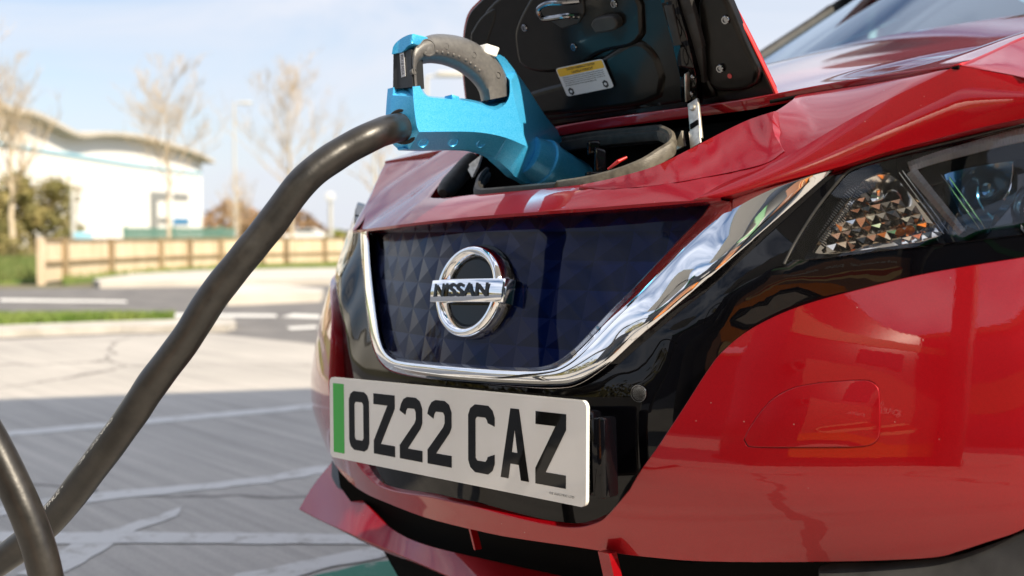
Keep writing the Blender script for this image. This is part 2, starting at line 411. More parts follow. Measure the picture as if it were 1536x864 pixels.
def grille_mat():
    m = mat('deep blue embossed grille', (.0004, .0034, .028), .34, .7, .4, .008, 0.0)
    t = nd(m, 'ShaderNodeTexCoord'); sp = nd(m, 'ShaderNodeSeparateXYZ'); lk(m, t.outputs['Object'], sp.inputs['Vector'])
    def tri(o, off, sc_):
        a = nd(m, 'ShaderNodeMath', operation='MULTIPLY_ADD'); a.inputs[1].default_value = sc_; a.inputs[2].default_value = off; lk(m, o, a.inputs[0])
        f = nd(m, 'ShaderNodeMath', operation='PINGPONG'); f.inputs[1].default_value = .5; lk(m, a.outputs[0], f.inputs[0]); return f.outputs[0]
    u, v = tri(sp.outputs['X'], 10.0, 23.0), tri(sp.outputs['Z'], 10.12, 30.0)
    mn = nd(m, 'ShaderNodeMath', operation='MINIMUM'); lk(m, u, mn.inputs[0]); lk(m, v, mn.inputs[1])
    b = nd(m, 'ShaderNodeBump', Strength=.7, Distance=.012); lk(m, mn.outputs[0], b.inputs['Height']); lk(m, b.outputs['Normal'], P(m).inputs['Normal'])
    return m
M['grille'] = grille_mat()

# ================================================================== THE CAR
car = thing('parked_car', 'red electric hatchback with its nose charging flap open and a blue plug in the port', 'car')
# ---- crease line of the left wing, shared by the upward and the sideward face of the nose
CREASE = [(1000, 292, None), (1080, 277, 1.194), (1165, 243, 1.174), (1215, 215, 1.164), (1262, 186, 1.1555), (1330, 150, 1.141), (1390, 121, 1.128), (1440, 98, 1.117)]
CREASE[0] = (1000, 292, onF(1000, 296, .004, lambda X, Z: .055+plan(X))+.012)
def topplane(px, py):               # the sloping plane of the nose: z = .715+.66(y-.05) in the car's own frame
    d = rdc(px, py); g = lambda s: (OC[2]+d[2]*s)-.715-.66*(OC[1]+d[1]*s-.05)+.09*(OC[0]+d[0]*s)**2
    lo, hi = .8, 2.4                 # above the plane near the camera? keep the first crossing
    if g(lo)*g(hi) > 0: return lo
    for _ in range(50):
        m = (lo+hi)/2
        if g(lo)*g(m) <= 0: hi = m
        else: lo = m
    return lo
def lipF(X, Z): return .052+plan(X)
LIP = [(538, 333), (600, 331), (700, 325.5), (800, 318), (900, 310.5), (1000, 302.5), (1080, 295.5), (1150, 278), (1200, 266), (1251, 253.5)]
LIP[1:1] = [(548, 332.6), (560, 332.2), (578, 331.6)]
lipA = [(p[0], p[1], onX(p[0], p[1], -.385) if p[0] < 545 else (onX(p[0], p[1], -.325) if p[0] < 550 else onF(p[0], p[1], 0, lipF))) for p in LIP]
OPEN_LO = S((650, 297), (685, 294), (720, 291), (800, 284.5), (870, 277), (920, 267), (980, 250), (1030, 226), (1080, 200), (1122, 180), (1160, 168))
def cpt(px, py, sv): return w2c(wp(px, py, sv))
def sst(t): t = min(1, max(0, t)); return t*t*(3-2*t)
def bonz(X, Y): return .843-.007*sst(abs(X)/.35)+.273*(Y-.247)-.035*max(0, Y-.7)**2-.10*X*X*sst((Y-.247)/.4)+.026*sst((abs(X)-.43)/.13)*sst((Y-.25)/.25)
def bonS(px, py):
    d = rdc(px, py)
    for k in range(400):
        sv = .9+.003*k; p = OC+d*sv
        if p[1] > .245 and p[2] < bonz(p[0], p[1]):
            a, b = sv-.003, sv
            for _ in range(22):
                m = (a+b)/2; p = OC+d*m
                if p[2] < bonz(p[0], p[1]): b = m
                else: a = m
            return b
    return 1.2
SHP = [(1200, 141), (1245, 134), (1290, 127), (1330, 120.5), (1370, 113.5), (1405, 106), (1440, 96.5)]
SHS = [1.285, 1.263, 1.232, 1.198, 1.163, 1.136, 1.117]
sh3 = [cpt(x, y, q) for (x, y), q in zip(SHP, SHS)]
_k = 1.117; CREASE[-1] = (1440, 98, _k)
for _i, (_px, _py) in enumerate([(1330, 150), (1390, 121)]): CREASE[5+_i] = (_px, _py, float(np.interp(_px, [1262, 1440], [1.1555, _k]))+.001)
LIPX = np.linspace(0, .362, 12)
LS = .90
kL = lambda Y: float(np.interp(Y, [.10, .25, .95], [.965, .79, 1.0]))   # the far half as it stands, drawn in towards the bonnet
mir = lambda q: np.array([-kL(q[1])*q[0], q[1], q[2]])
lip3 = [np.array([x, .052+.486*x*x, float(np.interp(x, [0, .1, .2, .3, .362], [.714, .7135, .713, .714, .7155]))]) for x in LIPX]
def lipq(x): a = abs(x)/(1 if x > 0 else LS); return np.array([x, .052+.486*a*a, float(np.interp(a, [0, .1, .2, .3, .362], [.714, .7135, .713, .714, .7155]))])
CRs = lambda px: float(np.interp(px, [1080, 1165, 1215, 1262, 1440], [CREASE[1][2], 1.174, 1.164, 1.1555, _k]))
def creq(px): c = [(q[0], q[1]) for q in CREASE]; py = float(np.interp(px, [q[0] for q in c], [q[1] for q in c])); return cpt(px, py, CRs(px))
tp = lambda x, y: cpt(x, y, topplane(x, y))
dn = np.array([0, -.0035, -.0015])
shq = [q+dn*f for q, f in zip(sh3, (1, 1, 1, .8, .55, .3, 0))]
PAIR = [(tp(650, 297), lipq(-.135)), (tp(720, 291), lipq(0)), (tp(800, 284.5), lipq(.11)), (tp(870, 277), lipq(.2)), (tp(920, 267), lipq(.255)), (tp(980, 250), lipq(.305)), (tp(1030, 226), lipq(.34)), (tp(1080, 200), creq(1085)), (tp(1122, 180), creq(1140)),
        (tp(1160, 168), creq(1185)), ((tp(1178, 158)+shq[0])/2, creq(1215)), (shq[0], creq(1240)), (shq[1], creq(1275)), (shq[2], creq(1315)), (shq[3], creq(1350)), (shq[4], creq(1382)), (shq[5], creq(1412)), (shq[6], creq(1439))]
PL_ = [(mir(shq[6]), mir(creq(1439))), (mir(shq[4]), mir(creq(1382))), (mir(shq[2]), mir(creq(1315))), (mir(shq[0]), mir(creq(1240))), (np.array([-.262, .246, .842]), mir(creq(1185))), (tp(716, 226), mir(creq(1120))), (tp(698, 238), lipq(-.315)), (tp(680, 254), lipq(-.27)), (tp(664, 270), lipq(-.225)), (tp(655, 283), lipq(-.18))]
PAIR = PL_+PAIR
U3, L3 = cr_spline([q[0] for q in PAIR], 6), cr_spline([q[1] for q in PAIR], 6); rws = [0, .012, .04, .1, .2, .32, .44, .56, .68, .8, .9, .96, 1.0]; V, Fc = [], []; nn0 = len(U3)
for u3, l3 in zip(U3, L3): V.append(c2w(u3+np.array([0, .004, -.014])))
for t in rws:
    for u3, l3 in zip(U3, L3):
        q = u3*(1-t)+l3*t+np.array([0, -.3, .95])*.0035*math.sin(math.pi*t)**.8*min(1, np.linalg.norm(u3-l3)/.05); V.append(c2w(q-(np.array([0, 0, .0012]) if t == 0 else 0)))
for j in range(len(rws)):
    for i in range(nn0-1): Fc.append((j*nn0+i, j*nn0+i+1, (j+1)*nn0+i+1, (j+1)*nn0+i))
p1 = (V, Fc)
_w = np.array([c2w(q) for q in V[nn0*2:]]) if False else np.array(V[nn0*2:])
_sp = 1.0
def _prep():
    W_ = []; 
    for v in V[nn0*2:]:
        d = v-CAM; f = d@FWD; W_.append((768+FPX*(d@RIGHT)/f, 432-FPX*(d@UPC)/f, f))
    return np.array(W_)
_pp = _prep()
def noseS(px, py):                   # distance of the nose surface near a pixel
    d2 = (_pp[:, 0]-px)**2+(_pp[:, 1]-py)**2; k = np.argsort(d2)[:6]; w_ = 1/(d2[k]+4); return float((1/_pp[k, 2]*w_).sum()/w_.sum())**-1
# the sideward face between crease and lamp, both sides
lowA = [(1080, 296, 1.181), (1150, 278, 1.165), (1251, 253.5, 1.145), (1320, 232, 1.131), (1400, 211, 1.115), (1470, 193, 1.10), (1556, 174, 1.0804)]
low3 = [lipq(.335)+np.array([0, 0, -.0006]), lip3[-1]+np.array([0, 0, -.0006])]+[cpt(*q) for q in lowA[1:]]
cA_ = cr_spline([lipq(.335)]+[creq(x) for x in (1085, 1140, 1185, 1240, 1275, 1315, 1350, 1382, 1412, 1440)]+[cpt(1490, 107, 1.1032), cpt(1556, 119, 1.0855)], 8); lA_ = cr_spline(low3[:1]+low3[1:], 8)
def rs3(pl, n):
    d = np.r_[0, np.cumsum([np.linalg.norm(pl[i+1]-pl[i]) for i in range(len(pl)-1)])]; t = np.linspace(0, d[-1], n); A_ = np.array(pl)
    return [np.array([np.interp(q, d, A_[:, k]) for k in range(3)]) for q in t]
cA_, lA_ = rs3(cA_, 60), rs3(lA_, 60); Vf, Ff = [], []
for sg in (1, -1):
    k0 = len(Vf); rows = [0, .1, .3, .5, .7, .88, .95, .985, 1.0]
    for t in rows:
        for a_, b_ in zip(cA_, lA_):
            q = a_*(1-t)+b_*t+np.array([.35, -.9, 0])*.004*math.sin(math.pi*t)+(np.array([0, .0022, .0003]) if t == 1 else 0)
            Vf.append(c2w((q[0] if sg > 0 else -kL(q[1])*q[0], q[1], q[2])))
    for b_ in lA_: Vf.append(c2w((b_[0] if sg > 0 else -kL(b_[1])*b_[0], b_[1]+.02, b_[2]-.001)))
    for j in range(len(rows)):
        for i in range(59): Ff.append((k0+j*60+i, k0+j*60+i+1, k0+(j+1)*60+i+1, k0+(j+1)*60+i))
p2 = (Vf, Ff)
# narrow rounded underside of the lip over the grille
def strip_data(A, B, nrow=6, prof=None):
    n = len(A); V, Fc = [], []
    for j in range(nrow+1):
        t = j/nrow
        for i in range(n):
            v = np.asarray(A[i])*(1-t)+np.asarray(B[i])*t
            if prof is not None: v = v+prof(i, t)
            V.append(v)
    for j in range(nrow):
        for i in range(n-1): Fc.append((j*n+i, j*n+i+1, (j+1)*n+i+1, (j+1)*n+i))
    return V, Fc
lipP = [c2w(mir(q)) for q in cr_spline(lip3, 4)[::-1]][:-1]+[c2w(q) for q in cr_spline(lip3, 4)]
uA = [p+c2w((0, .0006, -.0035)) for p in lipP]; uB = [p+c2w((0, .03, -.005)) for p in lipP]
p3 = strip_data(lipP, uA, 2); p4 = strip_data(uA, uB, 2)
nose = mesh('nose_panel', *join_data([p1, p2, p3, p4]), M['red'], car, True, 33)
# the hollow that the closed flap lies in: a steeper face falling into the port, with its own short end wall
SA = resamp(cr_spline([(870, 277.5), (920, 267), (980, 250), (1030, 226), (1080, 200), (1122, 180), (1161, 167)], 8), 44)
SB = resamp(cr_spline([(868, 284), (925, 283), (990, 277), (1050, 267), (1105, 256), (1150, 244), (1176, 227)], 8), 44)
EN = cr_spline([(1161, 167), (1158.5, 180), (1161, 200), (1170, 216), (1176, 227)], 5); V, Fc = [], []
rows = [0, .06, .14, .26, .4, .55, .7, .84, .94, 1.0, 1.03]
for t in rows:
    for i in range(44):
        f = i/43; q = SA[i]*(1-t)+SB[i]*t
        if i > 36:
            w_ = (i-36)/7; e_ = np.array([np.interp(t, np.linspace(0, 1, len(EN)), [p[k] for p in EN]) for k in range(2)]); q = q+(e_-(SA[43]*(1-t)+SB[43]*t))*w_**2
        sv = (noseS(SA[i][0], SA[i][1]+2.5)-.004)*(1-t)+(noseS(*SB[i])-.0010)*t-.028*f**1.1*max(0, 1-t)**1.2+.004*f*math.sin(math.pi*min(t, 1))-.002*math.sin(math.pi*min(t, 1))+(.006 if t > 1 else 0)
        V.append(wp(q[0], q[1], sv))
for j in range(len(rows)-1):
    for i in range(43): Fc.append((j*44+i, j*44+i+1, (j+1)*44+i+1, (j+1)*44+i))
k0 = len(V)                         # end wall of the upstanding seat
for j, t in enumerate(rows):
    p = V[j*44+43]; x_, y_ = np.interp(t, np.linspace(0, 1, 5), [1168, 1168.5, 1172, 1181, 1184]), np.interp(t, np.linspace(0, 1, 5), [168, 186, 206, 220, 229])
    V.append(p); V.append(wp(x_, y_, max(noseS(x_, y_)-.001, np.linalg.norm(p-CAM)/np.linalg.norm(rdir(x_, y_))+.004)))
for j in range(len(rows)-1): Fc.append((k0+2*j, k0+2*j+1, k0+2*j+3, k0+2*j+2))
mesh('flap_seat', V, Fc, M['red'], nose, True, 40)

# ---- bonnet
edge3 = [cpt(x, y, bonS(x, y)) for x, y in [(1470, 84), (1500, 70.5), (1540, 53)]]
side = [(q[0]*1000, q[1]*1000) for q in cr_spline([(.30, .2515, 0)]+[tuple(q) for q in sh3]+[tuple(q) for q in edge3]+[(edge3[-1][0]+.03, edge3[-1][1]+.08, 0), (.665, .72, 0), (.70, 1.0, 0), (.70, 1.30, 0)], 6)]
fr = [(x, 251.5) for x in (-200, -100, 0, 100, 200)]
rear = [(x, 985+1.1*x*x/1000) for x in (600, 450, 300, 150, 0, -150, -300, -450, -600)]
bonnet = panel('bonnet', [np.array(p, float) for p in fr+side+rear+[(-x*kL(y/1000), y) for x, y in side][::-1]], None, M['red'], car, step=17, rim=((.0006, .0005), (.0010, .0020), (.0004, .013)), fn3=lambda u, v: c2w((u/1000, v/1000, bonz(u/1000/(1 if u > 0 else kL(v/1000)), v/1000))), orient=np.array([0, -.2, 1.0]))
mesh('shut_gap_shade', *tube_data([c2w(q+np.array([0, -.0018, -.0028])) for q in cr_spline([np.array([.33, .2500, .832])]+list(sh3), 6)], .0021, 8), M['deep'], bonnet)  # black tube that stands for the shade in the shut line
# wing behind the nose (right of the shut line)
wt = [cpt(1441, 97.5, _k+.001)]+[q+np.array([.001, -.002, -.003]) for q in edge3]+[np.array([edge3[-1][0]+.04, edge3[-1][1]+.09, .905]), np.array([.705, .70, .935])]
wk = lambda px: 1/(1/_k+(1/1.0855-1/_k)*(px-1440)/116)-.0006
wb = [cpt(1442, 99, wk(1442)), cpt(1490, 107, wk(1490)), cpt(1520, 112.5, wk(1520)), cpt(1556, 119, wk(1556)), np.array([.715, .40, .795]), np.array([.79, .72, .82])]
wt, wb = rs3(cr_spline(wt, 6), 36), rs3(cr_spline(wb, 6), 36)
for sg in (1, -1):
    V, Fc = [], []
    for t in (0, .03, .1, .3, .5, .7, .9, .97, 1.0, 1.02):
        for a_, b_ in zip(wt, wb):
            q = a_*(1-min(t, 1))+b_*min(t, 1)+np.array([.5, -.6, .3])*.0015*math.sin(math.pi*min(t, 1))+(np.array([-.004, .015, -.002]) if t > 1 else 0); V.append(c2w((q[0] if sg > 0 else -kL(q[1])*q[0], q[1], q[2])))
    for j in range(9):
        for i in range(35): Fc.append((j*36+i, j*36+i+1, (j+1)*36+i+1, (j+1)*36+i))
    mesh('front_wing', V, Fc, M['red'], car, True, 40)

# ---- gloss black fascia behind everything on the nose
def offmap(pts):
    t = TPS([(p[0], p[1]) for p in pts], [p[2] for p in pts]); return t
def xz(px, py, fn=Fg): q = cpt(px, py, onF(px, py, 0, fn)); return q[0]*1000, q[2]*1000
FO_P = [(880, 590, .0), (960, 520, .0), (1060, 430, .0), (1160, 345, .0), (1250, 262, .0), (930, 560, .003), (1000, 500, .008), (1090, 445, .015), (1180, 408, .015), (1260, 400, .008), (1350, 385, .006), (1450, 372, .004), (1200, 450, .000), (1120, 492, .000),
        (1060, 550, .0), (1000, 640, .0), (930, 740, .0), (760, 740, .0), (1300, 425, .0), (1450, 400, -.002), (1560, 380, -.002), (1200, 360, .003), (1300, 300, -.004), (1500, 260, -.006), (760, 570, 0), (1560, 180, -.006), (760, 430, 0)]
_t = [xz(p[0], p[1]) for p in FO_P]; _ft = TPS([(abs(q[0]), q[1]) for q in _t], [p[2] for p in FO_P], 250.0, .004)
def FgX(X, Z): return Fg(X, Z)-max(-.008, min(.018, _ft(abs(X)*1000, Z*1000)))
def fasD(px, py): return onF(px, py, 0, FgX)
LAMP = S((1181, 391), (1200, 357), (1228, 315), (1258, 277), (1272, 262), (1292, 252)) + S((1360, 232), (1450, 210), (1556, 184)) + S((1556, 349), (1480, 358), (1400, 367), (1300, 379), (1240, 387))
lampx = [np.array(xz(p[0], p[1], FgX)) for p in LAMP]
fx = [(0, 345), (200, 345), (380, 348), (520, 360), (640, 372), (660, 500), (660, 700), (660, 782), (620, 775), (541, 757), (462, 735), (410, 722), (330, 706)]
fx = fx[:1]+fx[1:]+[(0, 706)]+[(-x*.95, z) for x, z in fx[1:]][::-1]
panel('fascia', [np.array(q, float) for q in fx], None, M['black'], car, step=13, rim=((0, .004), (-.001, .045)), holes=[lampx, [q*np.array([-.95, 1]) for q in lampx][::-1]], fn3=lambda u, v: c2w((u/1000, FgX(u/1000, v/1000), v/1000)), orient=np.array([0, -1.0, .1]))
# ---- embossed blue grille shield
gr = S((556, 345), (560, 402), (568, 470), (575, 510), (587, 531), (612, 540)) + S((690, 546), (770, 551), (815, 549), (843, 538), (873, 512)) + S((915, 467), (955, 427), (1005, 374), (1050, 327), (1084, 297)) + S((1000, 300), (900, 308), (700, 322), (600, 328))
gA = [(x, y, onF(x, y, .002, FgX)) for x, y in [(556, 345), (562, 400), (566, 470), (585, 530), (600, 345), (600, 440), (690, 340), (690, 440), (690, 540), (930, 320), (1050, 305), (640, 340), (640, 440), (640, 540), (760, 330), (760, 440), (770, 550), (870, 320), (870, 420), (850, 535), (1000, 310), (960, 400), (1080, 298), (1030, 350)]]
panel('grille_shield', gr, tdepth(gA), M['grille'], car, step=10, rim=((0, .003),))
# ---- chrome V trim
TO = [(540, 341), (543, 400), (550, 470), (557, 515), (571, 546), (600, 562), (680, 573), (770, 581), (830, 584), (868, 578), (910, 551), (960, 506), (1020, 455), (1090, 395), (1160, 335), (1215, 287), (1253, 254)]
TI = [(555, 345), (559, 402), (567, 470), (574, 511), (586, 531), (611, 539), (690, 546), (770, 550.5), (815, 549), (842, 538), (872, 512), (914, 467), (954, 427), (1004, 374), (1048, 328), (1082, 298), (1200, 268)]
def trim_pt(p, off):
    x, y = p
    return wp(x, y, onF(x, y, off+.002, FgX))
tA = tdepth([(540, 341, onX(540, 341, -.35)), (543, 400, onX(543, 400, -.335)), (551, 470, onX(551, 470, -.30)), (571, 546, onX(571, 546, -.21)), (640, 540, onF(640, 540, .0)), (640, 568, onF(640, 568, .0)), (690, 546, onF(690, 546, 0)), (690, 575, onF(690, 575, 0)),
             (556, 345, onX(556, 345, -.345)), (563, 470, onX(563, 470, -.285)), (583, 530, onX(583, 530, -.205))])
so_, si_ = cr_spline(TO, 10), cr_spline(TI, 10); V, Fc = [], []
PROF = [(0, -.006), (0, .003), (.015, .0055), (.04, .0068), (.2, .0100), (.4, .0118), (.6, .0125), (.74, .0125), (.78, .0120), (.82, .0108), (.9, .0065), (.97, .003), (1, .0015), (1, -.006)]
for (t, o) in PROF:
    for a, b in zip(so_, si_): V.append(trim_pt(a*(1-t)+b*t, o))
n = len(so_)
for j in range(len(PROF)-1):
    for i in range(n-1): Fc.append((j*n+i, j*n+i+1, (j+1)*n+i+1, (j+1)*n+i))
mesh('chrome_trim', V, Fc, M['chrome'], car, True, 50)

# ---- emblem: ring, bar and raised black lettering
EC = np.array([.014, 0, 0]); sE = onF(706, 437.5, .012); ec = w2c(wp(706, 437.5, sE)); em = None
ex = np.array([1, 0, .0]); ez = np.array([0, .20, 1.0]); ez /= np.linalg.norm(ez); ey = np.cross(ez, ex)
def EL(u, v, h): return c2w(ec+ex*u+ez*v-ey*h)   # h towards the viewer
if (c2w(ey) @ FWD) < 0: ey = -ey
RX, RZ = .0625, .0575; seg = 96
prof = [(.745, -.012), (.745, .0005), (.76, .0025), (.80, .0062), (.86, .0088), (.92, .0090), (.965, .0068), (.995, .002), (1.0, -.012)]
V, Fc = [], []
for k in range(seg):
    a = 2*math.pi*k/seg
    for (r, h) in prof: V.append(EL(RX*r*math.cos(a), RZ*r*math.sin(a), h))
m_ = len(prof)
for k in range(seg):
    for j in range(m_-1): Fc.append((k*m_+j, k*m_+j+1, ((k+1) % seg)*m_+j+1, ((k+1) % seg)*m_+j))
emb = mesh('emblem', V, Fc, M['chrome'], car, True, 60)
# dark dished disc inside the ring
V, Fc = lathe_data((0, 0, 0), (0, 0, 1), [(0, .76), (.0, .70), (-.004, .5), (-.007, .25), (-.008, .05)], 64)
V = [EL(v[0]*RX, v[1]*RZ, v[2]-.002) for v in V]; mesh('emblem_disc', V, Fc, M['black'], emb, True, 60)
ring = []
for k in range(seg):
    a = 2*math.pi*k/seg; ring.append((a,))
V, Fc = [], []
for (r, h) in [(1.0, -.010), (1.05, -.010), (1.055, -.016)]:
    for k in range(seg): V.append(EL(RX*r*math.cos(2*math.pi*k/seg), RZ*r*math.sin(2*math.pi*k/seg), h))
for j in range(2):
    for k in range(seg): Fc.append((j*seg+k, j*seg+(k+1) % seg, (j+1)*seg+(k+1) % seg, (j+1)*seg+k))
mesh('emblem_surround', V, Fc, M['black'], emb, True, 60)
bw, bh = .0705, .0148; V, Fc = [], []
bz = [(-1.0, -.010), (-1.0, .008), (-.96, .0105), (-.9, .0115), (0, .0125), (.9, .0115), (.96, .0105), (1.0, .008), (1.0, -.010)]
bu = [-1, -.985, -.95] + list(np.linspace(-.9, .9, 19)) + [.95, .985, 1]
for u in bu:
    dip = .0035*(abs(u)**2)+(.002 if abs(u) == 1 else 0)
    for (v, h) in bz: V.append(EL(u*bw, v*bh, (h-dip) if h > 0 else h))
m_ = len(bz)
for i in range(len(bu)-1):
    for j in range(m_-1): Fc.append((i*m_+j, i*m_+j+1, (i+1)*m_+j+1, (i+1)*m_+j))
Fc += [tuple(range(m_)), tuple(range((len(bu)-1)*m_, len(bu)*m_))]
mesh('emblem_bar', V, Fc, M['chrome'], emb, True, 45)
tv, tf = text_data('NISSAN', .0172, .035); tw = tv[:, 0].max(); tx = .108/tw
# drawn a little extended and finely divided so that it follows the bar
V = [EL(v[0]*tx-.0605, v[1]-.0082, .0134-.0035*((v[0]*tx-.0605)/bw)**2) for v in tv]
mesh('emblem_lettering', V, tf, M['plate_black'], emb, False)

# ---- number plate
pc = [w2c(wp(x, y, onY(x, y, 0.0))) for x, y in [(498, 565), (884, 601), (499.5, 684.5), (883, 761)]]
print('plate', [np.round(p, 3) for p in pc])
PW, PH = .52, .111
def PL(u, v, h=0.0):                # plate coordinates in metres, u from the left, v from the bottom
    s, t = u/PW, v/PH; q = (pc[2]*(1-s)+pc[3]*s)*(1-t)+(pc[0]*(1-s)+pc[1]*s)*t; return c2w(q-np.array([0, h, 0]))
def rrect(x0, x1, y0, y1, r, n=6):
    out = []
    for cx, cy, a0 in ((x1-r, y1-r, 0), (x0+r, y1-r, 90), (x0+r, y0+r, 180), (x1-r, y0+r, 270)):
        for k in range(n+1): a = math.radians(a0+90*k/n); out.append((cx+r*math.cos(a), cy+r*math.sin(a)))
    return out
def sheet(name, outline, fn, th, mat_, parent, holes=(), bev=.0006):
    p2, f2 = tri2d(outline, holes); n = len(p2)
    V = [fn(p[0], p[1], 0) for p in p2]+[fn(p[0], p[1], -th) for p in p2]
    Fc = [tuple(f) for f in f2]+[tuple(i+n for i in f[::-1]) for f in f2]
    cnt = {}
    for f in f2:
        for i in range(len(f)): e = tuple(sorted((f[i], f[(i+1) % len(f)]))); cnt[e] = cnt.get(e, 0)+1
    for (a, b), c in cnt.items():
        if c == 1: Fc.append((a, b, b+n, a+n))
    return mesh(name, V, Fc, mat_, parent, False)
plate = sheet('number_plate', rrect(0, PW, 0, PH, .008), lambda u, v, h: PL(u, v, h+.004), .0045, M['white_plate'], car)
sheet('green_strip', rrect(.0095, .0375, .008, PH-.008, .0008, 2), lambda u, v, h: PL(u, v, h+.0044), .0003, M['plate_green'], plate)
GLY = {
 'O': ([(0, 12), (4, 4), (12, 0), (38, 0), (46, 4), (50, 12), (50, 67), (46, 75), (38, 79), (12, 79), (4, 75), (0, 67)], [[(14, 17), (17, 14), (33, 14), (36, 17), (36, 62), (33, 65), (17, 65), (14, 62)]]),
 'Z': ([(0, 79), (50, 79), (50, 62), (17, 14), (50, 14), (50, 0), (0, 0), (0, 17), (33, 65), (0, 65)], []),
 '2': ([(0, 61), (3, 69), (9, 76), (17, 79), (36, 79), (45, 75), (50, 66), (50, 48), (46, 41), (18, 14), (50, 14), (50, 0), (0, 0), (0, 17), (33, 47), (36, 52), (36, 61), (33, 65), (18, 65), (15, 62), (13, 56)], []),
 'C': ([(50, 56), (50, 66), (46, 74), (38, 79), (13, 79), (4, 74), (0, 66), (0, 13), (4, 5), (13, 0), (38, 0), (46, 5), (50, 13), (50, 24), (37, 20), (36, 17), (33, 14), (17, 14), (14, 17), (14, 62), (17, 65), (33, 65), (36, 62), (37, 59)], []),
 'A': ([(0, 0), (17.5, 79), (32.5, 79), (50, 0), (36, 0), (32.6, 17), (17.4, 17), (14, 0)], [[(20, 30), (30, 30), (25, 56)]])}
ux = .0505
for k, ch in enumerate('OZ22 CAZ'):
    if ch == ' ': ux += .022; continue
    o_, h_ = GLY[ch]; f_ = lambda q: [(ux+a/1000.0, .016+b/1000.0) for a, b in q]
    sheet('plate_character', f_(o_), lambda u, v, h: PL(u, v, h+.0044), .0003, M['plate_black'], plate, [f_(q) for q in h_]); ux += .061
tv, tf = text_data('OZ ELECTRIC LTD', .0022); tx = .04/tv[:, 0].max()
mesh('maker_print', [PL(.462+v[0]*tx, .0075+v[1], .0045) for v in tv], tf, M['ink'], plate, False)
# plinth that carries the plate
pv = join_data([box_data(c2w((.10, .014, .447+.005)), c2w((.172, 0, 0)), c2w((0, .010, 0)), c2w((0, 0, .044)), .004)])
mesh('plate_plinth', *pv, M['black'], car, True, 40)
pv = join_data([box_data(c2w((.283, .014, .449)), c2w((.006, .003, 0)), c2w((0, .011, 0)), c2w((0, 0, .042)), .003)])
mesh('plate_bracket', *pv, M['black'], car, True, 40)

# ---- red bumper
BUPR = S((703, 759), (780, 779), (830, 789), (865, 792), (893, 786), (912, 774), (945, 735)) + S((985, 674), (1024, 615), (1062, 556), (1086, 526), (1130, 492), (1200, 460), (1300, 432), (1400, 409), (1552, 384))
BLOR = S((1552, 785), (1520, 800), (1480, 813), (1440, 826), (1400, 836), (1300, 841), (1150, 843), (1040, 841), (950, 833), (868, 821), (760, 805), (703, 793))
fb = lambda p: xz(p[0], p[1], Fb)
up_, lo_ = [fb(p) for p in BUPR], [fb(p) for p in BLOR]
up_ = [q for q in up_ if q[0] > 4]; lo_ = [q for q in lo_ if q[0] > 4]
cor = [(690, up_[-1][1]+14), (745, 640), (755, 560), (752, 450), (735, 400), (690, 382)]
half = up_+cor+lo_
bout = [np.array(q, float) for q in half]+[np.array([-.97*q[0], q[1]], float) for q in half[::-1]]
TC = S((1115, 660), (1122, 645), (1140, 618), (1160, 597), (1190, 581), (1230, 573)) + S((1280, 569.5), (1303, 570), (1316, 578), (1320, 592), (1321, 640), (1317, 660), (1304, 669), (1280, 671.5)) + S((1200, 672), (1130, 671.5), (1119, 668))
def bD(px, py): return onF(px, py, 0, Fb)
tcx = [np.array(fb(p)) for p in TC]
bumper = panel('bumper', bout, None, M['red'], car, step=8, rim=((.0007, .0005), (.0012, .0022), (.0012, .016), (0, .03)), holes=[tcx], fn3=lambda u, v: c2w((u/1000, Fb(u/1000, v/1000), v/1000)), orient=np.array([0, -1.0, .1]))
c0 = np.mean(np.array(TC), 0); TCi = [c0+(p-c0)*np.array([.981, .962]) for p in TC]
panel('tow_cover', TCi, lambda x, y: bD(x, y)-.0003-.0022*max(0, 1-((x-c0[0])/110)**2)*max(0, 1-((y-c0[1])/60)**2), M['red'], bumper, step=7, rim=((.0003, .0002), (.0006, .0006), (.0009, .0016), (.001, .006)))
mesh('cover_gap_shade', *tube_data([wp(p[0], p[1], bD(p[0], p[1])+.0014) for p in [c0+(q-c0)*np.array([.990, .981]) for q in list(TC)+[TC[0]]]], .0013, 8), M['deep'], bumper)  # black tube drawn as the shade inside the gap round the cover
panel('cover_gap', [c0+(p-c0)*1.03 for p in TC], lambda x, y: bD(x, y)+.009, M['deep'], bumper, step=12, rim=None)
# small round parking sensor in the black fascia
sd = wp(959, 590, fasD(959, 590)); nn = c2w((.25, -.97, 0))
sen = mesh('parking_sensor', *lathe_data(sd, nn, [(-.004, .0092), (.0012, .0092), (.0018, .0088), (.0018, .0078), (.0010, .0076), (.0010, .0004)], 32), M['black'], car, True, 30)
mesh('sensor_ring', *lathe_data(sd, nn, [(.0014, .0096), (.0022, .0092), (.0022, .0086), (.0014, .0084)], 32), M['dkchrome'], sen, True, 60)

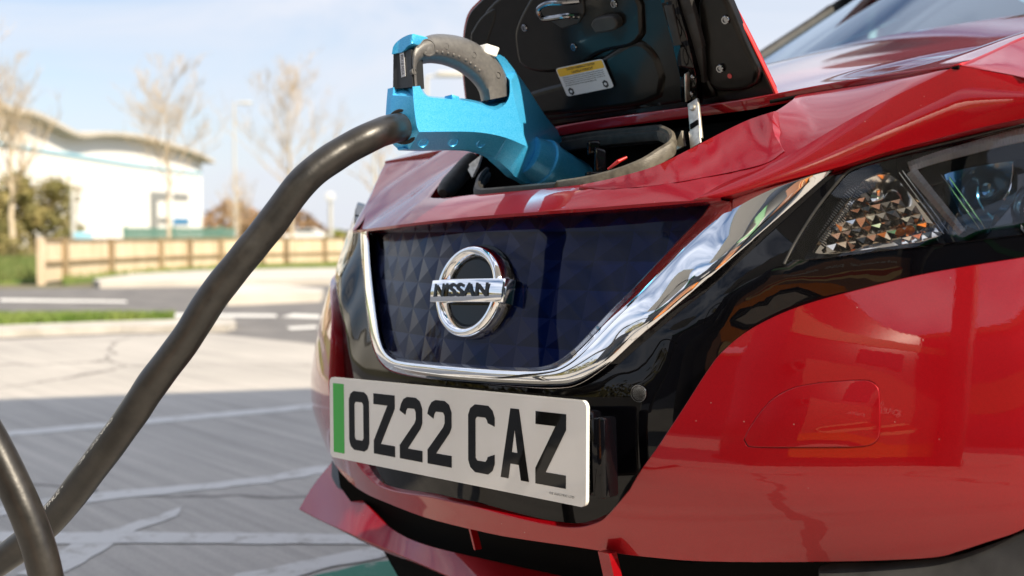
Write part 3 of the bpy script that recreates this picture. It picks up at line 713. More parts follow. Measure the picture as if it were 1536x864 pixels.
# ---- lower intake: void, splitter, fins, black lower lip
vo = S((505, 688), (540, 730), (600, 752), (700, 782), (800, 806), (900, 822), (1000, 834), (1200, 840), (1330, 838), (1420, 826)) + L((1420, 905), (620, 905)) + S((560, 800), (510, 730))
panel('lower_grille', vo, tdepth([(505, 690, onX(505, 690, -.42)), (560, 790, onY(560, 790, .17)), (600, 752, onY(600, 752, .16)), (700, 782, onY(700, 782, .15)), (700, 900, onY(700, 900, .15)), (900, 822, onY(900, 822, .16)), (900, 900, onY(900, 900, .16)), (1200, 840, onY(1200, 840, .22)), (1200, 900, onY(1200, 900, .22)), (1420, 830, onY(1420, 830, .30)), (1420, 900, onY(1420, 900, .30))]), M['deep'], car, step=20, rim=None)
sA = [(449, 763, onX(449, 763, -.585)), (470, 730, onX(470, 730, -.585)), (498, 693, onX(498, 693, -.56)), (498, 720, onX(498, 720, -.52)), (530, 735, onX(530, 735, -.44))]
zf = .235
sA += [(x, y, onZ(x, y, zf)) for x, y in [(600, 832), (660, 858), (740, 890)]] + [(475, 779, onX(475, 779, -.52)), (530, 802, onX(530, 802, -.36))]
sA += [(x, y, onZ(x, y, zf+.03)) for x, y in [(600, 790), (640, 815), (740, 840), (860, 866)]] + [(560, 762, onX(560, 762, -.36))]
spD = tdepth(sA, .02)
spl = S((497, 694), (482, 712), (465, 735), (449, 763)) + S((475, 777), (530, 802), (600, 832), (660, 858), (740, 893)) + L((760, 910), (960, 910)) + S((860, 868), (740, 842), (640, 818), (590, 795), (556, 764), (527, 732))
splitter = panel('splitter', spl, spD, M['red'], car, step=9, rim=((.0008, .0006), (.0014, .002), (.0016, .013), (-.004, .014)))
for (x0, y0, x1, y1, yy, th_, dp) in [(704, 793, 712, 825, .045, .0018, .010), (905, 829, 915, 874, .05, .0085, .012)]:
    pa_, pb_ = wp(x0, y0, onY(x0, y0, yy)), wp(x1, y1, onY(x1, y1, yy)); qd = c2w((0, dp, 0)); tx_ = c2w((th_, 0, 0))
    mesh('intake_fin', *prism_data([pa_-tx_, pb_-tx_, pb_-tx_+qd, pa_-tx_+qd], 2*tx_), M['red'], car, False)
# duct end on the far side
panel('duct_end', S((498, 690), (508, 706), (520, 728)) + S((518, 736), (506, 730), (497, 714)), lambda x, y: spD(x, y)-.002, M['satin'], car, step=7)
ll = S((1228, 866), (1240, 846), (1330, 844), (1420, 836), (1470, 823), (1520, 804), (1552, 789)) + L((1552, 920), (1190, 920))
panel('lower_lip', ll, tdepth([(1228, 846, onF(1228, 846, -.012, Fb)), (1420, 838, onF(1420, 838, -.008, Fb)), (1552, 790, onF(1552, 790, -.004, Fb)), (1552, 920, onF(1552, 790, .03, Fb)), (1400, 920, onF(1400, 840, .03, Fb)), (1200, 920, onF(1228, 846, .02, Fb))]), M['matt'], car, step=12, rim=((.0012, .001), (.002, .004), (.002, .02)))

# ================================================================== THE SETTING
def ground_mats():
    m = mat('brushed concrete', (.42, .37, .31), .85)
    t = nd(m, 'ShaderNodeTexCoord')
    mp_ = nd(m, 'ShaderNodeMapping'); mp_.inputs['Rotation'].default_value = (0, 0, math.radians(-58)); mp_.inputs['Scale'].default_value = (.5, 22, 1); lk(m, t.outputs['Object'], mp_.inputs['Vector'])
    br = nd(m, 'ShaderNodeTexNoise', Scale=1.0, Detail=5, Roughness=.7); lk(m, mp_.outputs['Vector'], br.inputs['Vector'])
    bl = nd(m, 'ShaderNodeTexNoise', Scale=.9, Detail=6); lk(m, t.outputs['Object'], bl.inputs['Vector'])
    fi = nd(m, 'ShaderNodeTexNoise', Scale=160.0, Detail=3); lk(m, t.outputs['Object'], fi.inputs['Vector'])
    a1 = nd(m, 'ShaderNodeMath', operation='MULTIPLY_ADD'); a1.inputs[1].default_value = .55; lk(m, br.outputs['Fac'], a1.inputs[0]); 
    a2 = nd(m, 'ShaderNodeMath', operation='MULTIPLY'); a2.inputs[1].default_value = .35; lk(m, bl.outputs['Fac'], a2.inputs[0]); lk(m, a2.outputs[0], a1.inputs[2])
    a3 = nd(m, 'ShaderNodeMath', operation='MULTIPLY_ADD'); a3.inputs[1].default_value = .25; lk(m, fi.outputs['Fac'], a3.inputs[0]); lk(m, a1.outputs[0], a3.inputs[2])
    r = nd(m, 'ShaderNodeValToRGB'); e = r.color_ramp.elements; e[0].position = .40; e[0].color = (.245, .233, .215, 1); e[1].position = .70; e[1].color = (.44, .412, .375, 1)
    lk(m, a3.outputs[0], r.inputs['Fac'])
    # cracks
    vo_ = nd(m, 'ShaderNodeTexVoronoi', feature='DISTANCE_TO_EDGE', Scale=.45); n3 = nd(m, 'ShaderNodeTexNoise', Scale=1.5, Detail=5)
    lk(m, t.outputs['Object'], n3.inputs['Vector']); mxv = nd(m, 'ShaderNodeMix', data_type='VECTOR'); mxv.inputs['Factor'].default_value = .35
    lk(m, t.outputs['Object'], mxv.inputs[4]); lk(m, n3.outputs['Color'], mxv.inputs[5]); lk(m, mxv.outputs[1], vo_.inputs['Vector'])
    lt = nd(m, 'ShaderNodeMath', operation='LESS_THAN'); lt.inputs[1].default_value = .0035; lk(m, vo_.outputs['Distance'], lt.inputs[0])
    mxc = nd(m, 'ShaderNodeMix', data_type='RGBA'); mxc.inputs['B'].default_value = (.11, .10, .09, 1); lk(m, r.outputs['Color'], mxc.inputs['A'])
    h_ = nd(m, 'ShaderNodeMath', operation='MULTIPLY'); h_.inputs[1].default_value = .7; lk(m, lt.outputs[0], h_.inputs[0]); lk(m, h_.outputs[0], mxc.inputs['Factor'])
    lk(m, mxc.outputs['Result'], P(m).inputs['Base Color'])
    b = nd(m, 'ShaderNodeBump', Strength=.35, Distance=.004); lk(m, a3.outputs[0], b.inputs['Height']); lk(m, b.outputs['Normal'], P(m).inputs['Normal'])
    M['concrete'] = m
    M['asphalt'] = noise_col(mat('asphalt', (.10, .10, .10), .9), (.105, .10, .098), (.16, .152, .145), 3.0, bump=.4, bscale=120, bdist=.004)
    M['earth'] = noise_col(mat('rough grass and earth', (.10, .09, .05), .95), (.07, .08, .03), (.17, .14, .08), .4)
    M['pave'] = noise_col(mat('pale pavement', (.45, .42, .38), .85), (.42, .39, .35), (.52, .49, .44), 1.2)
    M['kerb'] = noise_col(mat('kerb stone', (.42, .40, .36), .8), (.36, .34, .30), (.48, .45, .41), 6)
    M['turf'] = noise_col(mat('turf', (.09, .16, .025), .9), (.07, .13, .02), (.15, .20, .04), 5)
    M['line'] = paintline('worn white line paint', (.55, .54, .52), .46)
    M['line2'] = paintline('white road paint', (.62, .61, .58), .40)
    M['gpaint'] = paintline('worn green bay paint', (.02, .17, .11), .40)
def paintline(name, col, cut):
    """worn paint: the concrete shows through along irregular edges of wear"""
    m = mat(name, col, .8); t = nd(m, 'ShaderNodeTexCoord'); n = nd(m, 'ShaderNodeTexNoise', Scale=14.0, Detail=9, Roughness=.72); lk(m, t.outputs['Object'], n.inputs['Vector'])
    r = nd(m, 'ShaderNodeValToRGB'); e = r.color_ramp.elements; e[0].position = cut-.10; e[1].position = cut+.02
    e[0].color = (.36, .34, .31, 1); e[1].color = (*col, 1); lk(m, n.outputs['Fac'], r.inputs['Fac']); lk(m, r.outputs['Color'], P(m).inputs['Base Color'])
    n2 = nd(m, 'ShaderNodeTexNoise', Scale=160.0, Detail=3); lk(m, t.outputs['Object'], n2.inputs['Vector'])
    b = nd(m, 'ShaderNodeBump', Strength=.3, Distance=.003); lk(m, n2.outputs['Fac'], b.inputs['Height']); lk(m, b.outputs['Normal'], P(m).inputs['Normal'])
    return m
ground_mats()
def flat(name, poly, z, mt, jit=0.0, step=None):
    """a sheet lying at height z; poly in world x,y; jit roughens its edge"""
    pl = [np.asarray(p[:2], float) for p in poly]
    if step: pl = dens(pl, step)
    if jit: pl = [p+np.array([random.uniform(-jit, jit), random.uniform(-jit, jit)]) for p in pl]
    p2, f2 = tri2d(pl)
    return mesh(name, [(p[0], p[1], z) for p in p2], f2, mt, None, False)
def gpoly(*pts): return [gnd(x, y)[:2] for x, y in pts]
def loc(r, f): q = CAM+RIGHT*r+FWDH*f; return np.array([q[0], q[1]])    # metres right of / ahead of the camera
setting(flat('ground', [(1800*math.cos(a), 1800*math.sin(a)) for a in np.linspace(0, 2*math.pi, 48, endpoint=False)], 0, M['earth']))
# car park concrete: everything near; its far edge follows the kerb of the verge and then the road
edge = gpoly((-420, 531), (0, 511), (180, 503.5), (317, 501), (470, 517), (640, 536))
setting(flat('car_park', edge+[loc(14, 5.0), loc(30, -40), loc(-30, -40), loc(-14, 6.4)], .004, M['concrete']))
e2 = gpoly((-420, 531), (0, 511), (180, 503.5), (317, 501), (470, 517), (640, 536))
setting(flat('road', e2+[loc(14, 5.0), loc(40, 5.5), loc(40, 60), loc(9, 17.8)]+gpoly((545, 424), (330, 428), (190, 431), (60, 433), (0, 434), (-420, 440))+[loc(-40, 9)], .002, M['asphalt'], 0))
def raised(name, poly, h, mt, kind='structure', z0=0.0):
    V, Fc = prism_data([(p[0], p[1], z0) for p in poly], (0, 0, h)); o = mesh(name, V, [], mt, None, False)
    p2, f2 = tri2d(poly); n = len(poly)
    V = [(p[0], p[1], z0+h) for p in p2]+[(p[0], p[1], z0) for p in poly]
    Fc = [tuple(f) for f in f2]+[(i, (i+1) % n, len(p2)+(i+1) % n, len(p2)+i) for i in range(n)]
    bpy.data.objects.remove(o)
    o = mesh(name, V, Fc, mt, None, False); setting(o, kind) if kind else None; return o
# grass verge with its kerb between car park and road
vk = gpoly((-420, 524), (0, 507), (180, 500), (340, 498.5), (354, 494), (350, 488), (300, 487), (180, 488), (0, 492), (-420, 503))
raised('verge_kerb', vk, .055, M['kerb'])
vg = gpoly((-420, 512), (0, 499), (150, 493), (262, 489.5), (262, 487), (150, 487), (0, 488), (-420, 496))
vgo = raised('verge_soil', vg, .06, M['turf'])
# pavement and far kerb along the fence
pv_ = gpoly((140, 428), (200, 419), (300, 413), (520, 408), (620, 406), (620, 425), (500, 427.5), (300, 430), (150, 432.5))
raised('pavement', pv_, .09, M['pave'])
ti = gpoly((330, 447), (352, 437), (420, 438), (486, 447), (480, 453), (340, 459))
raised('traffic_island', ti, .10, M['pave'])
vb = gpoly((95, 428), (180, 418.5), (300, 412), (520, 406.5), (640, 404), (640, 396), (520, 399), (300, 405), (160, 411), (90, 420))
raised('fence_verge', vb, .05, M['turf'])
vl = gpoly((-420, 438), (0, 427), (56, 426), (60, 392), (-420, 395))
raised('left_verge', vl, .04, M['turf'])
# road markings
for pl in [((150, 470), (415, 473), (415, 477), (200, 476)), ((421, 477), (440, 472), (480, 474), (480, 479)), ((0, 449), (190, 452), (190, 455), (0, 453)), ((430, 492), (475, 490), (475, 494), (436, 496))]:
    setting(flat('road_marking', gpoly(*pl), .0075, M['line2']))
# worn bay lines on the concrete
lz = .0050
for pl, j in [(((-200, 681), (0, 650), (470, 608), (620, 598), (620, 603), (470, 615), (0, 658), (-200, 690)), .006),
              (((-120, 782), (40, 756), (180, 738), (330, 727), (478, 702), (620, 690), (620, 700), (478, 714), (400, 727), (330, 735), (180, 751), (40, 771), (-120, 797)), .010),
              (((235, 778), (281, 759), (262, 778), (200, 800), (150, 830), (90, 868), (20, 868), (70, 836), (104, 820), (110, 812), (160, 800)), .010),
              (((-160, 799), (80, 803), (200, 802), (560, 806), (640, 806), (640, 821), (560, 820), (200, 819), (80, 820), (-160, 814)), .005),
              (((300, 905), (360, 866), (460, 847), (560, 826), (660, 815), (660, 832), (560, 842), (470, 862), (400, 880), (340, 905)), .010)]:
    lz = lz+.0004; setting(flat('bay_line', gpoly(*pl), lz, M['line'], j, .06))
setting(flat('green_bay', gpoly((360, 910), (480, 864), (560, 845), (680, 833), (900, 830), (1100, 910)), .0046, M['gpaint'], .008, .06))
# blades of grass on the verges
def blades(name, poly, n, h, z, colr):
    m = noise_col(mat('grass blades', (.1, .2, .03), .7), colr[0], colr[1], 3); P_ = np.array(poly); mn, mx_ = P_.min(0), P_.max(0); V, Fc = [], []
    while n > 0:
        x, y = random.uniform(mn[0], mx_[0]), random.uniform(mn[1], mx_[1])
        if not inside(poly, x, y): continue
        n -= 1; a = random.uniform(0, 6.28); hh = h*random.uniform(.5, 1.2); wd = .004+.05*h; k = len(V); lx, ly = random.uniform(-.4, .4)*hh, random.uniform(-.4, .4)*hh
        V += [(x-wd*math.cos(a), y-wd*math.sin(a), z), (x+wd*math.cos(a), y+wd*math.sin(a), z), (x+lx, y+ly, z+hh)]; Fc.append((k, k+1, k+2))
    return setting(mesh(name, V, Fc, m, None, False), 'stuff')
vis = gpoly((-60, 506), (0, 499), (150, 493), (262, 489.5), (262, 487), (150, 487), (0, 488), (-60, 489))
blades('verge_grass', vis, 9000, .06, .058, ((.09, .17, .02), (.20, .26, .06)))
blades('fence_grass', vb, 6000, .12, .045, ((.10, .17, .03), (.22, .26, .07)))
blades('left_grass', gpoly((-60, 432), (0, 427), (56, 426), (60, 392), (-60, 393)), 5000, .2, .03, ((.07, .12, .02), (.18, .20, .06)))

# ---------------------------------------------------------------- white warehouse
BL = {}
def bcol(n, c0, c1, sc_, r=.6): return noise_col(mat(n, c0, r), c0, c1, sc_)
M['cladding'] = bcol('white cladding', (.78, .77, .74), (.83, .82, .79), .05)
M['roofgrey'] = bcol('grey roof edge', (.46, .42, .35), (.54, .50, .43), .3)
M['bstripe'] = mat('blue stripe', (.20, .50, .68), .5)
M['dwin'] = mat('dark window', (.03, .05, .07), .1)
M['fwin'] = mat('pale facade window', (.24, .25, .24), .3)
M['bwin'] = mat('bluish window', (.06, .24, .45), .08)
hA, hB = 62.0, 97.0
A0 = farg(-330, 46); A1 = farg(304, 97)
dirb = A1-A0
def bw_(t, z): return np.array([A0[0]+dirb[0]*t, A0[1]+dirb[1]*t, z])
def t_at(px):                        # position along the front wall for a pixel column
    lo, hi = -0.2, 1.3
    for _ in range(50):
        m_ = (lo+hi)/2; p = bw_(m_, 0)-CAM; c = 768+FPX*(p@RIGHT)/(p@FWDH)
        if c < px: lo = m_
        else: hi = m_
    return lo
def bz_(px, py):                     # height on the wall for a pixel
    p = bw_(t_at(px), 0)-CAM; dpt = p@FWDH; return CAM[2]+(HOR-py)/FPX*dpt
bn = np.cross(dirb, [0, 0, 1.0]); bn /= np.linalg.norm(bn)
if bn @ (CAM-A0) < 0: bn = -bn
whs = thing('warehouse', 'large white warehouse with a wavy grey roof edge and a thin blue stripe', 'building', tuple(bw_(.5, 0)))
ROOF = [(-330, 120), (-200, 112), (-90, 125), (0, 168), (30, 173), (62, 186), (104, 206), (140, 204), (180, 206), (215, 212), (250, 222), (280, 231), (304, 243)]
rp = cr_spline(ROOF, 6); top = [bw_(t_at(p[0]), bz_(p[0], p[1])) for p in rp]
V, Fc = [], []
for p in top: V += [(p[0], p[1], -.1), p, p-bn*40, (p[0]-bn[0]*40, p[1]-bn[1]*40, -.1)]
for i in range(len(top)-1):
    for k in range(3): Fc.append((4*i+k, 4*i+k+1, 4*i+k+5, 4*i+k+4))
Fc += [(0, 1, 2, 3), tuple(4*(len(top)-1)+k for k in (3, 2, 1, 0))]
mesh('wall', V, Fc, M['cladding'], whs, False)
V, Fc = [], []
for p in top+[bw_(t_at(309), bz_(304, 245))]: V += [p+bn*.9+np.array([0, 0, .0]), p+bn*.9+np.array([0, 0, .26]), p-bn*41+np.array([0, 0, .26]), p-bn*41]
for i in range(len(top)):
    for k in range(4): Fc.append((4*i+k, 4*i+(k+1) % 4, 4*i+4+(k+1) % 4, 4*i+4+k))
mesh('roof', V, Fc, M['roofgrey'], whs, False)
def wallbox(name, quad, prd, mt, parent=whs):
    q = [bw_(t_at(x), bz_(x, y)) for x, y in quad]
    return mesh(name, *prism_data([p-bn*.05 for p in q], bn*(prd+.05)), mt, parent, False)
wallbox('blue_stripe', [(-330, 182), (0, 214), (0, 217.5), (-330, 187)], .12, M['bstripe'])
wallbox('blue_stripe', [(0, 214), (105, 231), (105, 234.5), (0, 217.5)], .12, M['bstripe'])
wallbox('blue_stripe', [(105, 231), (200, 246), (302, 259.5), (302, 262.5), (200, 249.5), (105, 234.5)], .12, M['bstripe'])
for q, mm in [([(260, 289), (283, 291), (283, 301), (260, 300)], 'fwin'), ([(260, 327), (283, 327.5), (283, 337), (260, 337)], 'bwin'), ([(226, 287), (256, 289), (256, 300), (226, 300)], 'fwin'), ([(226, 301.5), (236, 301.5), (236, 356), (226, 356)], 'fwin'), ([(238, 326), (256, 326), (256, 335), (238, 335)], 'fwin'),
              ([(99, 277), (108, 277), (108, 289), (99, 289)], 'fwin'), ([(112, 277.5), (125, 278), (125, 288.5), (112, 288.5)], 'roofgrey')]:
    wallbox('window', q, .08, M[mm])

# ---------------------------------------------------------------- timber fence in front of it
M['timber'] = noise_col(mat('pale timber', (.6, .48, .34), .8), (.54, .42, .28), (.68, .56, .41), 9, vec=((1, 1, .15), 0))
M['timber_dk'] = noise_col(mat('weathered timber', (.26, .19, .11), .8), (.20, .145, .08), (.32, .24, .14), 9, vec=((1, 1, .15), 0))
fn = thing('timber_fence', 'low pale timber fence with close vertical boards along the far pavement', 'fence', tuple(gnd(120, 427)))
fl = [(59, 428), (95, 424), (165, 417.5), (240, 411.5), (283, 409), (330, 406), (392, 404), (428, 402.5), (486, 400), (560, 397)]
def ftop(x): return np.interp(x, [59, 95, 300, 560], [361, 361.5, 359.5, 357.5])
bt = {}
for i in range(len(fl)-1):
    (xa, ya), (xb, yb) = fl[i], fl[i+1]; a, b = gnd(xa, ya), gnd(xb, yb); za = CAM[2]+(HOR-ftop(xa))/FPX*((a-CAM)@FWDH); zb = CAM[2]+(HOR-ftop(xb))/FPX*((b-CAM)@FWDH)
    d = b-a; ln = np.linalg.norm(d); d = d/ln; nrm = np.array([d[1], -d[0], 0]); nrm = nrm if nrm@(CAM-a) > 0 else -nrm
    nb = max(2, int(ln/.14)); parts = []
    for k in range(nb):
        t0, t1 = (k+.03)/nb, (k+.97)/nb; p, q = a+d*ln*t0, a+d*ln*t1; h0, h1 = za+(zb-za)*t0+random.uniform(-.008, .008), za+(zb-za)*t1
        parts.append(prism_data([(p[0], p[1], .04), (q[0], q[1], .04), (q[0], q[1], h1), (p[0], p[1], h0)], -nrm*.02))
    mesh('board_panel', *join_data(parts), M['timber'], fn, False)
    zc = (za+zb)/2
    for fz in (.50,):
        mesh('rail', *prism_data([a+nrm*.004+np.array([0, 0, za*fz-.025]), b+nrm*.004+np.array([0, 0, zb*fz-.025]), b+nrm*.004+np.array([0, 0, zb*fz+.025]), a+nrm*.004+np.array([0, 0, za*fz+.025])], nrm*.04), M['timber_dk'], fn, False)
    mesh('post', *box_data(a+nrm*.03+np.array([0, 0, za/2+.02]), d*.045, nrm*.045, Z_*(za/2+.02), .005), M['timber_dk'] if i else M['timber'], fn, False)
    mesh('capping', *prism_data([a-nrm*.04+np.array([0, 0, za+.002]), b-nrm*.04+np.array([0, 0, zb+.002]), b+nrm*.035+np.array([0, 0, zb+.002]), a+nrm*.035+np.array([0, 0, za+.002])], (0, 0, .03)), M['timber_dk'], fn, False)

# ---------------------------------------------------------------- trees
M['bark_pale'] = noise_col(mat('pale bark', (.5, .42, .3), .85), (.42, .34, .24), (.58, .49, .36), 4)
M['twig'] = mat('twigs', (.46, .36, .24), .9)
M['olive'] = noise_col(mat('olive leaves', (.18, .16, .05), .8), (.12, .12, .03), (.30, .24, .09), 1.5)
M['brush'] = noise_col(mat('bare brown scrub', (.22, .13, .07), .9), (.16, .10, .05), (.30, .18, .09), 1.0)
M['yolive'] = noise_col(mat('yellow green leaves', (.22, .24, .04), .8), (.14, .18, .03), (.32, .30, .06), 3)
def bare_tree(base, H, label, rnd, trunk_r, spread=.5, clear=.28, depth=5, mt='bark_pale', group='bare trees beyond the car park'):
    R = random.Random(rnd); base = np.asarray(base, float)
    th = thing('bare_tree', label, 'tree', tuple(base), group); tr = ([], []); cw = ([], [])
    def add(dst, pts, rad, seg):
        v, f = tube_data(pts, rad, seg, False); k = len(dst[0]); dst[0].extend(v); dst[1].extend([tuple(i+k for i in g) for g in f])
    def grow(p, d, ln, r, lev):
        pts = [p]; q = p.copy(); dd = d.copy(); ns = 4 if lev < 3 else 3
        for i in range(ns):
            dd = dd+np.array([R.uniform(-.16, .16), R.uniform(-.16, .16), R.uniform(0, .13)]); dd /= np.linalg.norm(dd); q = q+dd*ln/ns; pts.append(q.copy())
        r1 = r*.55; add(cw, pts, list(np.linspace(r, r1, len(pts))), 5 if lev < 3 else 3)
        if lev >= depth: return
        for k in range(R.randint(3, 4) if lev < 4 else R.randint(3, 5)):
            i = R.randint(1, ns); a = R.uniform(0, 6.28); sd_ = np.array([math.cos(a), math.sin(a), R.uniform(.0, .5)])
            nd_ = dd*R.uniform(.7, 1.1)+sd_*R.uniform(.5, .9); nd_ /= np.linalg.norm(nd_)
            grow(pts[i], nd_, ln*R.uniform(.52, .76), max(r*(.62-.06*(ns-i)), .004), lev+1)
    pts = [base+np.array([R.uniform(-.02, .02)*H*t*1.5, R.uniform(-.02, .02)*H*t*1.5, H*.92*t]) for t in np.linspace(0, 1, 9)]
    pts[0] = base
    rad = [trunk_r*1.25]+[trunk_r*(1-.93*t) for t in np.linspace(.12, 1, 8)]
    add(tr, pts, rad, 10)
    n = 15
    for k in range(n):
        t = clear+(.95-clear)*(k+R.uniform(-.3, .3))/n; i = min(7, int(t*8)); p = pts[i]+(pts[i+1]-pts[i])*(t*8-i)
        a = k*2.4+R.uniform(-.4, .4); up = .55+.6*t; d = np.array([math.cos(a)*spread*1.6, math.sin(a)*spread*1.6, up]); d /= np.linalg.norm(d)
        grow(p, d, H*.30*(1.15-t*.75), trunk_r*(1-.8*t)*.42, 2)
    mesh('trunk', *tr, M[mt], th, True, None); mesh('crown', *cw, M['twig'], th, False)
    return th
bare_tree(farg(19, 32), 5.6, 'bare tree with a pale straight trunk at the left edge, before an olive bush', 3, .10, .42, .3)
bare_tree(farg(253, 22.5), 4.0, 'bare slender tree behind the fence in front of the warehouse corner', 11, .05, .45, .40)
bare_tree(farg(438, 25), 4.5, 'wide bare tree behind the fence standing clear against the sky', 23, .048, .55, .33)
bare_tree(farg(358, 60), 4.2, 'small distant brown bare tree right of the warehouse', 31, .12, .5, .15, 4)
bare_tree(farg(575, 48), 5.5, 'distant bare tree beside the nose of the red car', 37, .12, .5, .2, 4)
bare_tree(farg(-60, 30), 6.5, 'bare tree left of the olive bush, just out of the photo edge', 41, .13, .5, .25, 4)
def bush(name, base, rx, rz, n, leaf, mt, label, seed, cat='bush', group=None):
    R = random.Random(seed); th = thing(name, label, cat, tuple(base), group); V, Fc = [], []; base = np.asarray(base, float)
    lobes = [(np.array([R.uniform(-.6, .6)*rx, R.uniform(-.6, .6)*rx, R.uniform(.25, .8)*rz]), R.uniform(.25, .5)*min(rx, rz)) for _ in range(16)]
    for k in range(n):
        c, r = R.choice(lobes); d = np.array([R.gauss(0, 1), R.gauss(0, 1), R.gauss(0, 1)]); d /= np.linalg.norm(d); p = base+c+d*r*R.uniform(.55, 1.15)
        if p[2] < .02: continue
        u = np.array([R.gauss(0, 1) for _ in range(3)]); u /= np.linalg.norm(u); v = np.cross(u, d); s_ = leaf*R.uniform(.6, 1.3); i = len(V)
        V += [p-u*s_, p+v*s_*.5, p+u*s_, p-v*s_*.5]; Fc.append((i, i+1, i+2, i+3))
    mesh('foliage', V, Fc, mt, th, False); sv, sf = [], []
    for (c, r) in lobes[:9]:
        v, f = tube_data([base+c*np.array([.1, .1, 0]), base+c*.6+np.array([0, 0, .1*rz]), base+c], [.05*rz*.3, .03*rz*.3, .01*rz*.3], 5, False); k = len(sv); sv += v; sf += [tuple(i+k for i in g) for g in f]
    mesh('stem', sv, sf, M['twig'], th, False); return th
bush('olive_bush', farg(58, 38), 1.5, 3.0, 5200, .10, M['olive'], 'tall olive green bush in front of the warehouse wall at the left', 5)
bush('olive_bush', farg(-20, 36), 1.3, 2.6, 4000, .10, M['olive'], 'olive bush at the left photo edge behind the pale tree trunk', 8)
bush('brown_hedge', farg(15, 30), 1.0, .75, 2600, .05, M['olive'], 'low trimmed brownish hedge left of the timber fence', 9, 'hedge')
bush('yellow_bush', farg(511, 55), .75, 1.15, 1500, .09, M['yolive'], 'round yellow green bush right of the round sign', 12)
bush('green_bush', farg(349, 27), .11, .78, 700, .05, M['yolive'], 'small bright green bush behind the fence next to the cable', 14)
# hedgerow and woods along the horizon
R = random.Random(77); V, Fc = [], []
for k in range(26000):
    px = R.uniform(-900, 1900); dp = R.uniform(120, 210); p = farg(px, dp); h = (3.2+1.6*math.sin(px*.021)+.9*math.sin(px*.057+1))*dp/150
    p[2] = R.random()**1.3*h; u = np.array([R.gauss(0, 1), R.gauss(0, 1), R.gauss(0, 1.3)]); u /= np.linalg.norm(u); v = np.cross(u, [R.gauss(0, 1), R.gauss(0, 1), R.gauss(0, 1)]); v /= np.linalg.norm(v); i = len(V); s_ = R.uniform(.4, 1.0)
    V += [p-u*s_, p+v*s_*.3, p+u*s_, p-v*s_*.3]; Fc.append((i, i+1, i+2, i+3))
setting(mesh('hedgerow', V, Fc, M['brush'], None, False), 'stuff')
R = random.Random(78); V, Fc = [], []
for k in range(14000):                                   # woods behind the photographer, seen in the chrome only
    a = R.uniform(0, 6.283); q = np.array([math.cos(a), math.sin(a)])
    if q@FWDH[:2] > .55: continue
    rr_ = R.uniform(60, 110); h = 7+3*math.sin(a*9)+2*math.sin(a*23); p = np.array([q[0]*rr_, q[1]*rr_, R.random()*h]); u = np.array([R.gauss(0, 1) for _ in range(3)]); u /= np.linalg.norm(u); v = np.cross(u, [R.gauss(0, 1), R.gauss(0, 1), R.gauss(0, 1)]); v /= np.linalg.norm(v); i = len(V); s_ = R.uniform(.7, 1.6)
    V += [p-u*s_, p+v*s_*.5, p+u*s_, p-v*s_*.5]; Fc.append((i, i+1, i+2, i+3))
setting(mesh('woods', V, Fc, M['olive'], None, False), 'stuff')

# ---------------------------------------------------------------- street furniture far off
M['galv'] = mat('galvanised pole', (.55, .54, .50), .5, .3)
M['lamp_head'] = mat('pale lamp head', (.62, .60, .54), .4)
M['teal'] = mat('green mesh fence', (.13, .27, .22), .6)
M['sign_b'] = mat('pale blue sign', (.32, .62, .78), .5)
def pole_thing(name, px, dep, ytop, rad, label, cat, head=None, group=None):
    b = farg(px, dep); th = thing(name, label, cat, tuple(b), group); zt = CAM[2]+(HOR-ytop)/FPX*dep
    mesh('pole', *tube_data([b, b+Z_*zt*.5, b+Z_*zt], [rad*1.2, rad, rad*.8], 12), M['galv'], th); 
    if head == 'lamp':
        e = b+Z_*zt; v = join_data([tube_data([e-Z_*.03, e+RIGHT*.3+Z_*.02], [rad*.6, rad*.5], 8), box_data(e+RIGHT*.62+Z_*.04, RIGHT*.36, FWDH*.14, Z_*.06, .03)]); mesh('lamp_head', *v, M['lamp_head'], th)
    if head == 'disc':
        e = b+Z_*(zt-.12); mesh('sign_face', *lathe_data(e-FWDH*(rad+.005), -FWDH, [(0, .12), (.012, .12), (.014, .115)], 28), M['label_white'], th)
    return th
pole_thing('street_lamp', 641, 30, 116, .055, 'street lamp seen through the hole of the blue plug handle', 'street lamp', 'lamp')
pole_thing('street_lamp', 353, 62, 157, .07, 'thin street lamp standing right of the warehouse', 'street lamp', 'lamp')
pole_thing('street_lamp', 562, 40, 228, .06, 'thin lamp column just left of the car nose', 'street lamp')
pole_thing('round_sign', 496, 27, 288, .05, 'white round sign on a pole behind the fence, beside the yellow bush', 'sign', 'disc')
pole_thing('sign_post', 110, 21, 286, .045, 'pale post above the fence carrying a low light blue sign', 'sign')
sb = far(125, 355, 20.8); mesh('sign_board', *box_data(sb, RIGHT*.17, FWDH*.012, Z_*.085, .004), M['sign_b'], bpy.data.objects['sign_post'])
# green palisade far behind
gf = thing('mesh_fence', 'green mesh fence far off in front of the warehouse foot', 'fence', tuple(farg(260, 45))); pr = []
xs = np.linspace(185, 352, 130)
for x in xs: b = farg(x, 45); pr.append(box_data(b+Z_*.52, RIGHT*.012, FWDH*.012, Z_*.52))
for z in (.12, .95): pr.append(prism_data([farg(185, 45.02, z), farg(352, 45.02, z), farg(352, 45.02, z+.05), farg(185, 45.02, z+.05)], FWDH*.02))
mesh('bars', *join_data(pr), M['teal'], gf, False)
for x in (188, 260, 330): b = farg(x, 45.1); mesh('post', *box_data(b+Z_*.56, RIGHT*.05, FWDH*.05, Z_*.56), M['teal'], gf, False)
